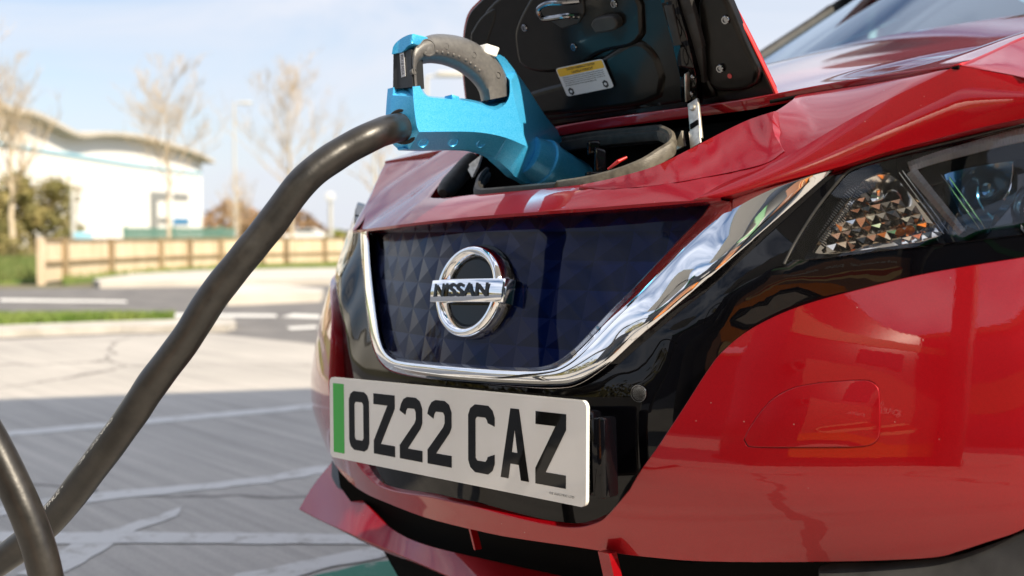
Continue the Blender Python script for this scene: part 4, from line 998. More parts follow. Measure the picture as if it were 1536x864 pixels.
# litter bin
lb = thing('litter_bin', 'tan litter bin with a black hooded top beside the red car', 'bin', tuple(farg(529, 25.0)))
o_ = farg(529, 25.0); mesh('bin_body', *lathe_data(o_, Z_, [(0, .125), (.03, .13), (.52, .165), (.53, .16)], 28), noise_col(mat('tan bin', (.42, .26, .14), .6), (.38, .23, .12), (.46, .30, .17), 4), lb, True, 40)
mesh('bin_top', *lathe_data(o_, Z_, [(.531, .18), (.62, .185), (.66, .17), (.70, .17), (.715, .15)], 28), M['matt'], lb, True, 40)
# distant white cars
def small_car(px, dep, label, seed, flip=1):
    b = farg(px, dep); th = thing('distant_car', label, 'car', tuple(b), 'white cars far beyond the fence'); Lc, Wc = 4.1, 1.7
    prof = [(-2.05, .35), (-2.05, .75), (-1.95, .92), (-1.1, 1.02), (-.55, 1.45), (.9, 1.5), (1.6, 1.1), (2.0, .98), (2.05, .4)]
    V = [b+RIGHT*x*flip+Z_*z-FWDH*.85 for x, z in prof]; mesh('body', *prism_data(V, FWDH*Wc), M['white_pl'], th, False)
    wn = [(-.95, 1.06), (-.5, 1.38), (.85, 1.42), (1.35, 1.1)]; mesh('side_window', *prism_data([b+RIGHT*x*flip+Z_*z-FWDH*.862 for x, z in wn], FWDH*.01), M['dwin'], th, False)
    for x in (-1.3, 1.3): mesh('wheel', *lathe_data(b+RIGHT*x+Z_*.32-FWDH*.9, FWDH, [(0, .2), (0, .32), (.2, .32)], 20), M['tyre'], th)
small_car(458, 112, 'white car far beyond the fence, right of the bare tree', 1)
small_car(520, 125, 'white car far off partly behind the litter bin', 2, -1)

# ================================================================== CHARGING PORT, FLAP
HY = 0.262                                                  # hinge line (car frame y)
fdir = np.array([0, -.42, .91]); fdir /= np.linalg.norm(fdir)
FN = np.array([0, -.91, -.42]); FN /= np.linalg.norm(FN)   # the underside faces forward and down
FO = np.array([0, HY, .855])
def onflap(px, py, off=0.0):
    d = rdc(px, py); o = FO+FN*off; return ((o-OC)@FN)/(d@FN)
def flapP(px, py, off=0.0): return wp(px, py, onflap(px, py, off))
flap_out = S((1159, 141), (1120, 60), (1082, -12), (1050, -72)) + S((1010, -100), (900, -92), (800, -62)) + S((748, -22), (722, 3), (706, 20), (699, 40), (696, 70), (696, 110), (700, 150), (706, 196)) + S((760, 195), (830, 186), (900, 176), (1000, 163), (1090, 150))
lid = panel('charge_flap', flap_out, lambda x, y: onflap(x, y), M['satin'], car, step=12, rim=((.001, .0006), (.002, .002)))
# painted outer skin showing as a bright edge on the left side
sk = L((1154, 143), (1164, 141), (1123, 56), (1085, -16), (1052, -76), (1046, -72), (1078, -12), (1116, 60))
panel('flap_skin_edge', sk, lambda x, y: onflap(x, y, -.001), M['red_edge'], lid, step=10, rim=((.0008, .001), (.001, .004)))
W_, F_ = panel('x', flap_out, lambda x, y: onflap(x, y, -.012), None, step=14, rim=((.004, .001), (.005, .006)), build=False)
mesh('flap_skin', W_, F_, M['red'], lid)
def relief(name, outline, off, mt, parent=lid, step=9, soft=.004, dome=0.0):
    n = 4; rim = [(soft*math.sin(math.pi/2*k/n), soft*(1-math.cos(math.pi/2*k/n))) for k in range(1, n+1)]+[(soft*1.05, off+.004)]
    c = np.mean(np.array(outline), 0)
    return panel(name, outline, lambda x, y: onflap(x, y, off), mt, parent, step, tuple(rim), sharp=50)
relief('inner_liner', S((1068, 142), (1030, 60), (1005, -20), (985, -70)) + S((900, -70), (820, -50), (768, -12)) + S((742, 8), (728, 26), (722, 60), (724, 110), (738, 160), (750, 184)) + S((830, 176), (950, 160)), .005, M['satin'], soft=.005)
relief('latch_pad', S((778, 80), (776, 50), (788, 20), (808, -8), (850, -30), (930, -34), (956, 10)) + S((958, 50), (944, 64), (900, 74), (860, 96), (820, 104), (792, 100), (781, 92)), .011, M['satin'], soft=.006)
relief('side_pad', S((1052, 8), (1066, -20), (1082, 0), (1108, 62), (1130, 108)) + S((1128, 122), (1112, 130), (1080, 132)) + S((1068, 126), (1062, 110), (1054, 60)), .009, M['satin'], soft=.006)
relief('corner_pad', S((708, 52), (722, 30), (742, 14)) + S((740, 30), (730, 60), (728, 84)) + S((716, 86), (706, 80)), .006, M['satin'], soft=.004)
relief('lower_bulge', S((905, 96), (950, 70), (975, 84), (988, 116)) + S((984, 140), (950, 152), (880, 160), (800, 168)) + S((782, 164), (790, 150), (850, 132)), .009, M['satin'], soft=.010)
# striker loop with its base
relief('striker_base', L((806, 22), (828, 2), (872, -4), (874, 18), (866, 34), (842, 41), (826, 30)), .014, M['matt'], soft=.002)
st = [flapP(868, 2, .016), flapP(845, 4, .03), flapP(822, 5, .036), flapP(808, 14, .036), flapP(812, 26, .036), flapP(822, 28, .034), flapP(850, 24, .028), flapP(868, 24, .016)]
mesh('striker_loop', *tube_data(cr_spline(st, 5), .0036, 10), M['dkchrome'], lid)
relief('rubber_stop', S((888, 38), (894, 31), (915, 28), (922, 33), (921, 41), (910, 45), (893, 47)), .022, M['matt'], soft=.003)
fnw = c2w(FN)
for (x, y) in [(787, 42), (861, 71), (921, 6), (1080, 103), (1088, 30)]:
    mesh('screw', *lathe_data(flapP(x, y, .0115), fnw, [(-.002, .0052), (.001, .0052), (.0018, .0044), (.0018, .0026), (.0006, .0022), (.0006, .0003)], 20), M['dkchrome'], lid, True, 30)
mesh('drain_hole', *lathe_data(flapP(1094.5, 114, .0095), fnw, [(-.001, .003), (.0004, .003), (.0004, .0002)], 16), M['red_edge'], lid)
# warning label
LC = [(833, 103), (903, 88), (921, 131), (851, 145)]       # tl tr br bl
lq = [w2c(flapP(x, y, .0125)) for x, y in LC]
def LB(u, v, h=0.0): a = (lq[3]*(1-u)+lq[2]*u)*(1-v)+(lq[0]*(1-u)+lq[1]*u)*v; return c2w(a+FN*h)
lbl = sheet('warning_label', rrect(0, 1, 0, 1, .07), lambda u, v, h: LB(u, v, h), .0004, M['label_white'], lid)
sheet('label_header', rrect(.02, .98, .70, .97, .04), lambda u, v, h: LB(u, v, h+.0003), .0001, M['label_yel'], lbl)
def ltext(t, u, v, hgt, wid):
    tv, tf = text_data(t, hgt, .02); mesh('label_print', [LB(u+q[0]*wid/tv[:, 0].max(), v+q[1], .0005) for q in tv], tf, M['ink'], lbl, False)
ltext('CAUTION WARNING ATTENTION', .22, .86, .08, .6); ltext('CAUTELA VORSICHT', .30, .735, .08, .46)
for k, t in enumerate(['Close the cover firmly after every charge of the vehicle and', 'check that it is latched. Do not use the charge port with wet', 'hands or when the connector or the cable shows damage. Do', 'not modify. Keep water and dust away from the connector at', 'all times and read the owner manual before use']):
    ltext(t, .07, .615-.067*k, .045, .86 if k < 4 else .66)
for (u, v) in [(.13, .15), (.87, .17)]:
    sheet('label_symbol', [(u+.075*math.cos(a)*.8, v+.14*math.sin(a)) for a in np.linspace(.5, 6.78, 7)[:-1]], lambda a, b, h: LB(a, b, h+.0004), .0001, M['ink'], lbl)
    sheet('label_dot', [(u+.028*math.cos(a), v+.05*math.sin(a)) for a in np.linspace(0, 6.28, 13)[:-1]], lambda a, b, h: LB(a, b, h+.0006), .0001, M['label_white'], lbl)
# hinge arm: folded black channel on the flap, zinc plated lower link
def ribbon(name, pts, wid, off0, mt, parent, th=.004):
    parts = []
    for i in range(len(pts)-1):
        a, b = np.asarray(pts[i][:3], float), np.asarray(pts[i+1][:3], float); d = b-a; ln = np.linalg.norm(d); d /= ln; nn_ = c2w(FN); s_ = np.cross(d, nn_); s_ /= np.linalg.norm(s_)
        parts.append(box_data((a+b)/2, d*(ln/2+.001), s_*wid[i], np.cross(d, s_)*th, .001))
    return mesh(name, *join_data(parts), mt, parent, True, 35)
ribbon('hinge_arm', [flapP(988, -60, .018), flapP(1008, 0, .018), flapP(1024, 60, .02), flapP(1036, 112, .02), flapP(1038, 152, .018)], [.012, .012, .012, .012], 0, M['black'], lid, .006)
ribbon('hinge_cover', [flapP(1018, -30, .016), flapP(1034, 20, .016), flapP(1046, 70, .014), flapP(1050, 120, .012)], [.010, .010, .009], 0, M['matt'], lid, .004)
ribbon('cable_clip', [flapP(1004, 8, .024), flapP(1018, 66, .024)], [.006], 0, M['matt'], lid, .003)
hs = flapP(1031, 110, .028); ribbon('hinge_edge', [hs, flapP(1032, 150, .028)], [.0014], 0, M['steel'], lid, .005)
for (x, y) in [(1039, 116), (1037, 141)]:
    mesh('hinge_rivet', *lathe_data(flapP(x, y, .027), fnw, [(-.002, .0036), (.0012, .0034), (.002, .0022)], 16), M['dkchrome'], lid)
lk0, lk1 = wp(1040, 152, onY(1040, 152, .232)), wp(1046, 212, onY(1046, 212, .215))
dl = lk1-lk0; ll_ = np.linalg.norm(dl); dl /= ll_; sl_ = np.cross(dl, c2w((0, -1, 0))); sl_ /= np.linalg.norm(sl_)
link_ = mesh('hinge_link', *box_data((lk0+lk1)/2, dl*(ll_/2), sl_*.0085, np.cross(dl, sl_)*.0022, .0012), M['steel'], car, True, 35)
nl = np.cross(dl, sl_); nl = nl if nl@(CAM-lk0) > 0 else -nl
mesh('rivet', *lathe_data(lk0+dl*.010, nl, [(0, .0042), (.0032, .004), (.0042, .003)], 18), M['steel'], link_)
mesh('slot', *box_data(lk0+dl*.034+nl*.0022, dl*.0035, sl_*.0065, nl*.0012, .0006), M['deep'], link_, True, 35)
mesh('bend', *box_data(lk0+dl*.052+nl*.003, dl*.012, sl_*.0085, nl*.0012, .0006), M['steel'], link_, True, 35)
mesh('hinge_gusset', *prism_data([wp(x, y, onY(x, y, .215)) for x, y in [(1022, 196), (1026, 219), (1008, 228)]], c2w((0, .004, 0))), M['steel'], link_, False)

# ---- the port itself
port = mesh('charge_port', *panel('x', S((640, 300), (690, 232), (720, 222), (820, 190), (1000, 170), (1175, 150)) + S((1188, 158), (1150, 186), (1080, 212), (1000, 256), (880, 290), (760, 300)), lambda x, y: onY(x, y, .27 if y > 200 or x > 900 else .27), None, step=16, rim=None, build=False), M['deep'], car)
def pz(px, py, z): return wp(px, py, onZ(px, py, z))
def py_(px, py, y): return wp(px, py, onY(px, py, y))
# rear ledges below the bonnet edge
for (a, b, y, mt) in [((840, 200), (1190, 155), .27, 'matt'), ((850, 214), (1030, 196), .26, 'satin')]:
    p, q = py_(a[0], a[1], y), py_(b[0], b[1], y); mesh('rear_ledge', *prism_data([p, q, q-Z_*.012, p-Z_*.012], c2w((0, .05, 0))), M[mt], port, False)
# bonnet leading edge lip under the flap hinge
# sealing lip: long curved rubber band from the back of the port round to the front edge
sc_ = [(992, 191, .222), (1007, 199, .207), (1007, 213, .190), (985, 228, .17), (960, 243, .15), (920, 258, .13), (880, 268, .115), (835, 275, .108)]
band = cr_spline([py_(x, y, yy) for x, y, yy in sc_], 8); V, Fc = [], []
sec = [(-.004, -.016), (-.005, -.006), (-.003, .001), (.001, .0035), (.004, .001), (.0035, -.003), (.0065, -.005), (.0065, -.009), (.004, -.016)]
for i, p in enumerate(band):
    t = band[min(i+1, len(band)-1)]-band[max(i-1, 0)]; t = t/np.linalg.norm(t); s_ = np.cross(t, Z_); s_ /= np.linalg.norm(s_)
    for (a, b) in sec: V.append(p+s_*a+Z_*b)
m_ = len(sec)
for i in range(len(band)-1):
    for j in range(m_-1): Fc.append((i*m_+j, i*m_+j+1, (i+1)*m_+j+1, (i+1)*m_+j))
mesh('port_seal', V, Fc, M['seal_sunlit'], port, True, 40)
for sc2 in ([(845, 209, .24), (900, 200, .24), (950, 195, .235), (985, 191.5, .226), (993, 191.5, .221)], [(835, 277, .104), (790, 281, .10), (745, 285, .098), (722, 286, .099), (716, 281, .106), (717, 272, .118), (722, 262, .132), (730, 254, .145)]):
  band = cr_spline([py_(x, y, yy) for x, y, yy in sc2], 8); V, Fc = [], []
  for i, p in enumerate(band):
      t = band[min(i+1, len(band)-1)]-band[max(i-1, 0)]; t = t/np.linalg.norm(t); s_ = np.cross(t, Z_); s_ /= np.linalg.norm(s_)
      for (a, b) in sec: V.append(p+s_*a+Z_*b)
  for i in range(len(band)-1):
      for j in range(m_-1): Fc.append((i*m_+j, i*m_+j+1, (i+1)*m_+j+1, (i+1)*m_+j))
  mesh('port_seal', V, Fc, M['rubber'], port, True, 40)
# left part of the port: slow-charge socket cap and a sunlit bracket
cap = [py_(x, y, yy) for x, y, yy in [(664, 290, .115), (684, 268, .16), (708, 240, .21)]]
mesh('socket_cap', *tube_data(cr_spline(cap, 6), [.006, .011, .0125, .0135, .014, .014, .014, .014, .014, .014, .0135, .013, .012][:13], 20), M['rubber'], port)
mesh('port_bracket', *prism_data([py_(x, y, yy) for x, y, yy in [(699, 250, .18), (722, 232, .20), (716, 250, .19), (708, 266, .17)]], c2w((0, .004, 0))), M['steel'], port, False)
# inner side wall painted red at the far end
wl = S((646, 295), (660, 276), (690, 248), (716, 224)) + S((722, 228), (700, 250), (676, 274), (658, 296))
panel('port_side_wall', wl, tdepth([(646, 295, topplane(650, 295)+.004), (716, 226, topplane(716, 226)+.008), (722, 230, topplane(722, 230)+.03), (658, 296, topplane(658, 295)+.035)]), M['red'], port, step=7, rim=((0, .002),))
# quick-charge lock lever to the right of the plug
mesh('lock_lever', *join_data([box_data(py_(890, 222, .20), RIGHT*.008, UPC*.009, FWDH*.01, .003), box_data(py_(900, 242, .19), RIGHT*.007+UPC*-.002, UPC*.016, FWDH*.008, .003), box_data(py_(893, 264, .17), RIGHT*.012, UPC*.005, FWDH*.01, .002)]), M['black'], port, True, 35)
mesh('red_cap', *tube_data([py_(912, 254, .175), py_(928, 242, .18), py_(940, 236, .19)], [.0015, .0025, .0015], 10), M['red_edge'], port)

# ================================================================== THE PLUG AND ITS CABLE
plug = thing('charging_connector', 'blue and grey charging connector with a black cable plugged into the red car', 'charging plug', tuple(c2w((0, -.06, .86))))
def PXp(px, py, x): return wp(px, py, onX(px, py, x))
XF, XM, XB = .022, -.002, -.022
face = S((619, 130), (621, 160), (625, 188), (629, 198)) + S((660, 197.5), (700, 197.5), (730, 200), (760, 207), (791, 220)) + S((784, 195), (777, 170), (771, 145), (767, 121)) + S((764.5, 120), (764.5, 141), (760, 153), (752, 161), (742, 165), (732, 162), (722, 157)) + S((712, 154), (690, 150), (660, 147.5), (646, 146), (637, 142), (632, 134), (630, 129))
outl = S((590, 131), (588, 155), (587, 180), (590, 200), (597, 214), (608, 224)) + S((640, 225), (690, 224), (715, 226), (738, 234), (758, 250), (772, 264)) + S((790, 275), (812, 274.5)) + S((835, 258), (852, 236), (856, 222)) + S((846, 205), (820, 176), (790, 130), (768, 100), (757, 86)) + S((750, 82), (744, 84), (752, 98), (759, 112)) 
outl += S((761, 118), (761, 140), (757, 150)) + S((748, 152), (736, 153), (725, 152), (716, 151)) + S((690, 147), (650, 144.5), (640, 142), (634, 134), (630, 127))
faceD, outD = dens(face, 6), dens(outl, 6)
def outX(p):
    x, y = p
    if x < 612 and y < 222: return XB*.5
    if x > 744: k_ = min(1, max(0, (y-84)/120))*min(1, max(0, (x-770)/70)); return -.004-.028*k_
    return -.006
vo, eo = [], []
def cdt3(loops3, outline):
    V2, V3, E = [], [], []
    for lp in loops3:
        k = len(V2); V2 += [Vector((p[0], p[1])) for p, x in lp]; V3 += [x for p, x in lp]; E += [(k+i, k+(i+1) % len(lp)) for i in range(len(lp))]
    a, b, f, ov, oe, of = delaunay_2d_cdt(V2, E, [], 0, 1e-6); out = []
    xs = [V3[o[0]] if o else 0 for o in ov]
    for t in f:
        c = sum((a[i] for i in t), Vector((0, 0)))/3
        if inside(outline, c.x, c.y): out.append(tuple(t))
    return [np.array((v.x, v.y)) for v in a], xs, out
lo1 = [(p, outX(p)) for p in outD]; lo2 = [(p, XF) for p in faceD]
c_ = np.mean(np.array(faceD), 0); sh = [(p+(np.array([690, 180])-p)*.0, XF) for p in faceD]
a2, xs_, ff = cdt3([lo1, lo2], outD)
V = [PXp(p[0], p[1], x) for p, x in zip(a2, xs_)]
cnt = {}
for f in ff:
    for i in range(3): e = tuple(sorted((f[i], f[(i+1) % 3]))); cnt[e] = cnt.get(e, 0)+1
bnd = sorted({i for e, c in cnt.items() if c == 1 for i in e}); nb = {}
Fc = [tuple(f) for f in ff]
for lvl, (dx, sh_) in enumerate([(-.006, 0), (-.010, .006)]):
    for i in bnd:
        nb[(i, lvl)] = len(V); V.append(V[i]+c2w((dx, 0, 0)))
for e, c in cnt.items():
    if c == 1:
        a, b = e; Fc.append((a, b, nb[(b, 0)], nb[(a, 0)])); Fc.append((nb[(a, 0)], nb[(b, 0)], nb[(b, 1)], nb[(a, 1)]))
k0 = len(V); V += [V[i]+c2w((-.03-(xs_[i]-(-.006)), 0, 0)) for i in range(len(a2))]
V[k0:] = [c2w(np.array([min(-.020, x-.012), 0, 0])+w2c(PXp(p[0], p[1], x))*np.array([0, 1, 1])) for p, x in zip(a2, xs_)]
Fc += [tuple(i+k0 for i in f[::-1]) for f in ff]
for e, c in cnt.items():
    if c == 1: a, b = e; Fc.append((nb[(a, 1)], nb[(b, 1)], b+k0, a+k0))
body = mesh('plug_body', V, Fc, M['plug'], plug, True, 38)
mb = body.modifiers.new('bevel', 'BEVEL'); mb.width = .0034; mb.segments = 4; mb.limit_method = 'ANGLE'; mb.angle_limit = math.radians(24); mb.use_clamp_overlap = True
for p in body.data.polygons: p.use_smooth = True
# barrel going into the port, bright collar at its mouth
ba, bb_ = PXp(806, 240, -.004), PXp(846, 262, -.004); bx = bb_-ba; bl_ = np.linalg.norm(bx); bx /= bl_
mesh('barrel', *lathe_data(ba, bx, [(-.02, .026), (0, .029), (.012, .030), (.022, .0305), (.03, .0295), (.05, .029), (.09, .029)], 48), M['plug'], plug, True, 40)
mesh('collar', *lathe_data(ba, bx, [(.006, .030), (.007, .0325), (.013, .033), (.0145, .031)], 48), M['plug'], plug, True, 40)
# grey grip arch
gro = S((620, 131), (619, 110), (617, 92), (619, 76), (626, 64), (638, 56), (652, 52.5), (668, 52.5), (690, 56), (712, 65), (732, 79), (748, 96), (757, 112), (761, 130), (761.5, 144))
gri = S((629, 131), (627.5, 118), (627, 106), (630, 98), (638, 95.5), (648, 95), (664, 97.5), (682, 104), (698, 114), (710, 125), (718, 137), (722, 152))
n = 70
go, gi = resamp(gro, n), resamp(gri, n); V, Fc = [], []
pf = [(0, -.030), (-.02, -.02), (-.03, -.006), (-.02, .008), (.03, .0155), (.12, .0195), (.3, .0215), (.5, .0215), (.66, .0195), (.80, .014), (.90, .006), (.97, -.004), (1.0, -.014), (.99, -.024), (.95, -.030)]
for i in range(n):
    for (t, x) in pf: q = go[i]*(1-t)+gi[i]*t; V.append(PXp(q[0], q[1], x))
m_ = len(pf)
for i in range(n-1):
    for j in range(m_): Fc.append((i*m_+j, i*m_+(j+1) % m_, (i+1)*m_+(j+1) % m_, (i+1)*m_+j))
Fc += [tuple(range(m_)), tuple(range((n-1)*m_, n*m_))]
grip = mesh('grip', V, Fc, M['grip'], plug, True, 50)
# left end: dark label recess and the blue shoulder cap
endp = [(590, 132), (590, 86), (601, 78), (619, 76), (620, 131)]
ex_ = [-.012, -.012, -.004, .019, .020]
def endX(px): return float(np.interp(px, [588, 600, 618, 620], [-.014, -.004, .019, .0205]))
def endface(name, poly, mt, d=0.0, th=.004):
    poly = dens(poly, 4); p2, f2 = tri2d(poly, (), 4); n_ = len(p2)
    V = [PXp(p[0], p[1], endX(p[0]))+c2w((d*.6, -d, 0)) for p in p2]+[PXp(p[0], p[1], endX(p[0]))+c2w((-.004, .02, 0)) for p in p2]
    Fc = [tuple(f) for f in f2]+[tuple(i+n_ for i in f[::-1]) for f in f2]; c = {}
    for f in f2:
        for i in range(3): e = tuple(sorted((f[i], f[(i+1) % 3]))); c[e] = c.get(e, 0)+1
    Fc += [(a, b, b+n_, a+n_) for (a, b), q in c.items() if q == 1]
    return mesh(name, V, Fc, mt, plug, True, 40)
endface('label_recess', L((589.5, 133.5), (590, 81), (605, 77), (616, 74), (619, 130.5)), M['grip_dark'], .0)
endface('shoulder_cap', S((589.5, 82), (592, 70), (600, 61), (612, 54), (622, 51.5)) + S((626, 54), (626.5, 60), (620, 66), (612, 71), (608, 76)) + L((604, 79)), M['plug'], .003)
ep = lambda a, b: PXp(a, b, endX(a))+c2w((.0008, -.0012, 0))
mesh('serial_label', *prism_data([ep(600, 80.5), ep(606.3, 79.2), ep(608.6, 114.5), ep(602.6, 116.5)], c2w((-.0003, .0008, 0))), M['label_white'], plug, False)
q4 = [ep(602.6, 116.5), ep(600, 80.5), ep(606.3, 79.2), ep(608.6, 114.5)]
tv, tf = text_data('A204 B1709', .55); tw_ = tv[:, 0].max()
def SL(u, v): return (q4[0]*(1-u)+q4[1]*u)*(1-v)+(q4[3]*(1-u)+q4[2]*u)*v+c2w((.0004, -.0006, 0))
mesh('serial_print', [SL(.08+q[0]/tw_*.84, .22+q[1]) for q in tv], tf, M['ink'], plug, False)
# screws, thumb disc and grip dimples
for (x, y, r) in [(669, 69.5, .0042), (710.5, 82.5, .0042), (747, 112.5, .0042), (621, 107.5, .0038)]:
    s_ = PXp(x, y, .0208); mesh('grip_screw', *lathe_data(s_, c2w((1, -.05, .08)), [(-.004, r), (.0006, r), (.001, r*.86), (-.0002, r*.8), (-.0002, .0003)], 20), M['grip'], grip, True, 30)
mesh('thumb_disc', *lathe_data(PXp(642, 71.5, .0206), c2w((1, -.1, .12)), [(-.004, .0108), (.0006, .0108), (.0012, .0098), (-.0006, .0082), (.0008, .004), (.001, .0005)], 32), M['grip'], grip, True, 30)
for k in range(11):
    t = .30+k*.045; i = int(t*n); q = go[i]*.42+gi[i]*.58
    mesh('dimple', *lathe_data(PXp(q[0], q[1], .0203), c2w((1, 0, -.1)), [(-.003, .0021), (.0005, .002), (.0011, .0012)], 12), M['grip'], grip, True, None)
# white release button
bt_ = [(717, 76), (729, 67.5), (741, 82), (737, 88.5), (727, 82)]
mesh('release_button', *join_data([box_data(PXp(729, 77.5, .004), c2w((.012, 0, 0)), (PXp(742, 83, .0)-PXp(718, 75.5, .0))*.42, (PXp(733, 69.5, 0)-PXp(728, 84, 0))*.5, .002)]), M['white_pl'], plug, True, 40)
mesh('body_latch', *box_data(PXp(678, 148, .012), c2w((.008, 0, 0)), (PXp(684, 150, 0)-PXp(673, 146.5, 0))*.5, c2w((0, 0, .003)), .001), M['plug'], plug, True, 40)
# drain slots under the body
for (x, y) in [(635, 214), (680, 213), (722, 214.5)]:
    mesh('vent_slot', *join_data([lathe_data(PXp(x, y, .0065), c2w((.75, 0, -.65)), [(-.003, .0075), (.0006, .0072), (.0012, .0062), (-.0004, .0055), (-.0004, .0004)], 20)]), M['plug'], body, True, 40)
# socket where the cable enters
cA, cB = PXp(613, 190, -.002), PXp(598, 194, -.002); cx = cB-cA; cx /= np.linalg.norm(cx)
cpts = [(640, 183, 1.345), (612, 188, 1.325), (570, 199, 1.30), (513, 228, 1.275), (457, 270, 1.255), (405, 338, 1.245), (362, 391, 1.235), (318, 447, 1.23), (278, 510, 1.225), (230, 574, 1.225), (194, 628, 1.235), (140, 701, 1.26), (85, 771, 1.29), (30, 820, 1.31), (-30, 862, 1.33), (-110, 915, 1.36)]
gd = far(*cpts[2])-PXp(616, 188, -.003); gd /= np.linalg.norm(gd)
mesh('cable_gland', *lathe_data(PXp(606, 189.5, -.0025), gd, [(-.012, .0215), (.004, .0215), (.006, .0205), (.006, .0175), (-.01, .0172)], 36), M['rubber'], plug, True, 40)
CABR = .0170
cpath = [PXp(648, 184, -.004), PXp(616, 188, -.003), PXp(600, 191, -.002)]+[far(*p) for p in cpts[2:]]+[np.array([*(CAM[:2]+RIGHT[:2]*-.98+FWDH[:2]*1.42), .06]), np.array([*(CAM[:2]+RIGHT[:2]*-1.35+FWDH[:2]*1.45), .021]), np.array([*(CAM[:2]+RIGHT[:2]*-1.9+FWDH[:2]*1.2), .021]), np.array([*(CAM[:2]+RIGHT[:2]*-2.2+FWDH[:2]*.5), .021])]
cs = cr_spline(cpath, 14); cab = mesh('cable', *tube_data(cs, [CABR*(1+.010*math.sin(i*.55)+.008*math.sin(i*.23+1)) for i in range(len(cs))], 40), M['cable'], plug, True, 60)
# white print along the cable
def cable_print(txt, s0px, s1px, ang, hgt=.0052):
    seg = [p for p in cs]; pr = [(768+FPX*((p-CAM)@RIGHT)/((p-CAM)@FWD), i) for i, p in enumerate(seg)]
    i0 = min(pr, key=lambda q: abs(q[0]-s0px) if q[1] < 230 else 1e9)[1]; i1 = min(pr, key=lambda q: abs(q[0]-s1px) if q[1] < 230 else 1e9)[1]
    path = np.array(seg[min(i0, i1):max(i0, i1)+1]); path = path[::-1] if i0 > i1 else path
    ds = np.r_[0, np.cumsum(np.linalg.norm(np.diff(path, axis=0), axis=1))]; tv, tf = text_data(txt, hgt); L_ = ds[-1]; sc__ = L_/tv[:, 0].max(); V = []
    for q in tv:
        s_ = q[0]*sc__; p = np.array([np.interp(s_, ds, path[:, k]) for k in range(3)]); e = 1e-3
        p2 = np.array([np.interp(min(s_+e, L_), ds, path[:, k]) for k in range(3)]); p1 = np.array([np.interp(max(s_-e, 0), ds, path[:, k]) for k in range(3)])
        t = p2-p1; t /= np.linalg.norm(t); v = CAM-p; v = v-t*(v@t); v /= np.linalg.norm(v); u = np.cross(t, v); a = ang+(q[1]-hgt/2)/CABR
        V.append(p+(math.cos(a)*v+math.sin(a)*u)*(CABR+.0003))
    mesh('cable_print', V, tf, M['ink_white'], cab, False)
cable_print('\u2022 SUMITOMO', 118, 62, 1.0); cable_print('OMV-2/C \u2022 8C', 190, 140, 1.05, .004)
# second loop of cable in the near left corner
loop = thing('charging_cable', 'thick black cable loop crossing in front at the lower left corner', 'cable', tuple(np.array([*loc(-.52, 1.02), .0])))
lpts = [(-18, 651, 1.155), (16, 712, 1.150), (41, 773, 1.148), (61, 828, 1.146), (70, 869, 1.145), (79, 920, 1.145)]
lpp = [np.array([*loc(-1.75, -.30), .93]), np.array([*loc(-1.35, .35), .97]), np.array([*loc(-.95, .82), .84]), far(-150, 512, 1.10), far(-70, 580, 1.14), far(-18, 651, 1.155), far(41, 773, 1.148), far(70, 869, 1.145), far(82, 975, 1.147), np.array([*loc(-.45, 1.13), .10]), np.array([*loc(-.50, .98), .0225]), np.array([*loc(-.7, .72), .0205]), np.array([*loc(-1.0, .3), .0205])]
mesh('sheath', *tube_data(cr_spline(lpp, 14), .0168, 40), M['cable'], loop, True, 60)

# ================================================================== HEADLIGHT
def lampD(off): return lambda x, y: fasD(x, y)+off
hl = thing('tmp', 'x', 'x'); bpy.data.objects.remove(hl)
hl = panel('headlight', [np.array(p) for p in LAMP], lampD(.043), M['dblue'], car, step=12, rim=None)
hl2 = panel('headlight', [q*np.array([-.95, 1]) for q in lampx][::-1], None, M['dblue'], car, step=16, rim=None, fn3=lambda u, v: c2w((u/1000, FgX(u/1000, v/1000)+.03, v/1000)), orient=np.array([0, -1.0, .1]))
panel('lens', [q*np.array([-.95, 1]) for q in lampx][::-1], None, M['glass'], hl2, step=16, rim=None, fn3=lambda u, v: c2w((u/1000, FgX(u/1000, v/1000)-.001, v/1000)), orient=np.array([0, -1.0, .1]))
panel('lens', [np.array(p) for p in LAMP], lampD(-.002), M['glass'], hl, step=12, rim=((.0004, .0006), (.0006, .003)))
# faceted indicator reflector
RT = S((1222, 380), (1250, 338), (1278, 297), (1296, 272), (1318, 262)) + S((1335, 262), (1352, 276), (1380, 310), (1412, 352)) + S((1380, 362), (1300, 374), (1250, 380))
Rr = random.Random(5); V, Fc = [], []
u_, v_ = np.array([15.0, -3.5]), np.array([8.0, 13.0])
RTd = [np.array(p) for p in RT]
for i in range(-30, 30):
    for j in range(-20, 20):
        c = np.array([1310.0, 330.0])+u_*i+v_*j
        if not inside(RTd, *c) or c[1] < 303+(c[0]-1300)*.05: continue
        q = [c+u_*a+v_*b for a, b in ((-.5, -.5), (.5, -.5), (.5, .5), (-.5, .5))]; q = [p if inside(RTd, *p) else c+(p-c)*.35 for p in q]
        bright = (c[1]-262)/115.0
        base = .024-.008*bright
        tl = [-.003+Rr.uniform(-.0012, .0012), -.003+Rr.uniform(-.0012, .0012), .003+Rr.uniform(-.0012, .0012), .003+Rr.uniform(-.0012, .0012)]
        k = len(V); V += [wp(p[0], p[1], fasD(p[0], p[1])+base+t) for p, t in zip(q, tl)]; V.append(wp(c[0]+Rr.uniform(-3, 3), c[1]+Rr.uniform(-2.5, 2.5), fasD(*c)+base-Rr.uniform(.0005, .003)))
        for a in range(4): Fc.append((k+a, k+(a+1) % 4, k+4))
M['reflector'] = mat('warm silvered reflector', (.86, .78, .68), .10, 1.0)
mesh('indicator_reflector', V, Fc, M['reflector'], hl, False)
rbc = np.array([1318.0, 300.0])
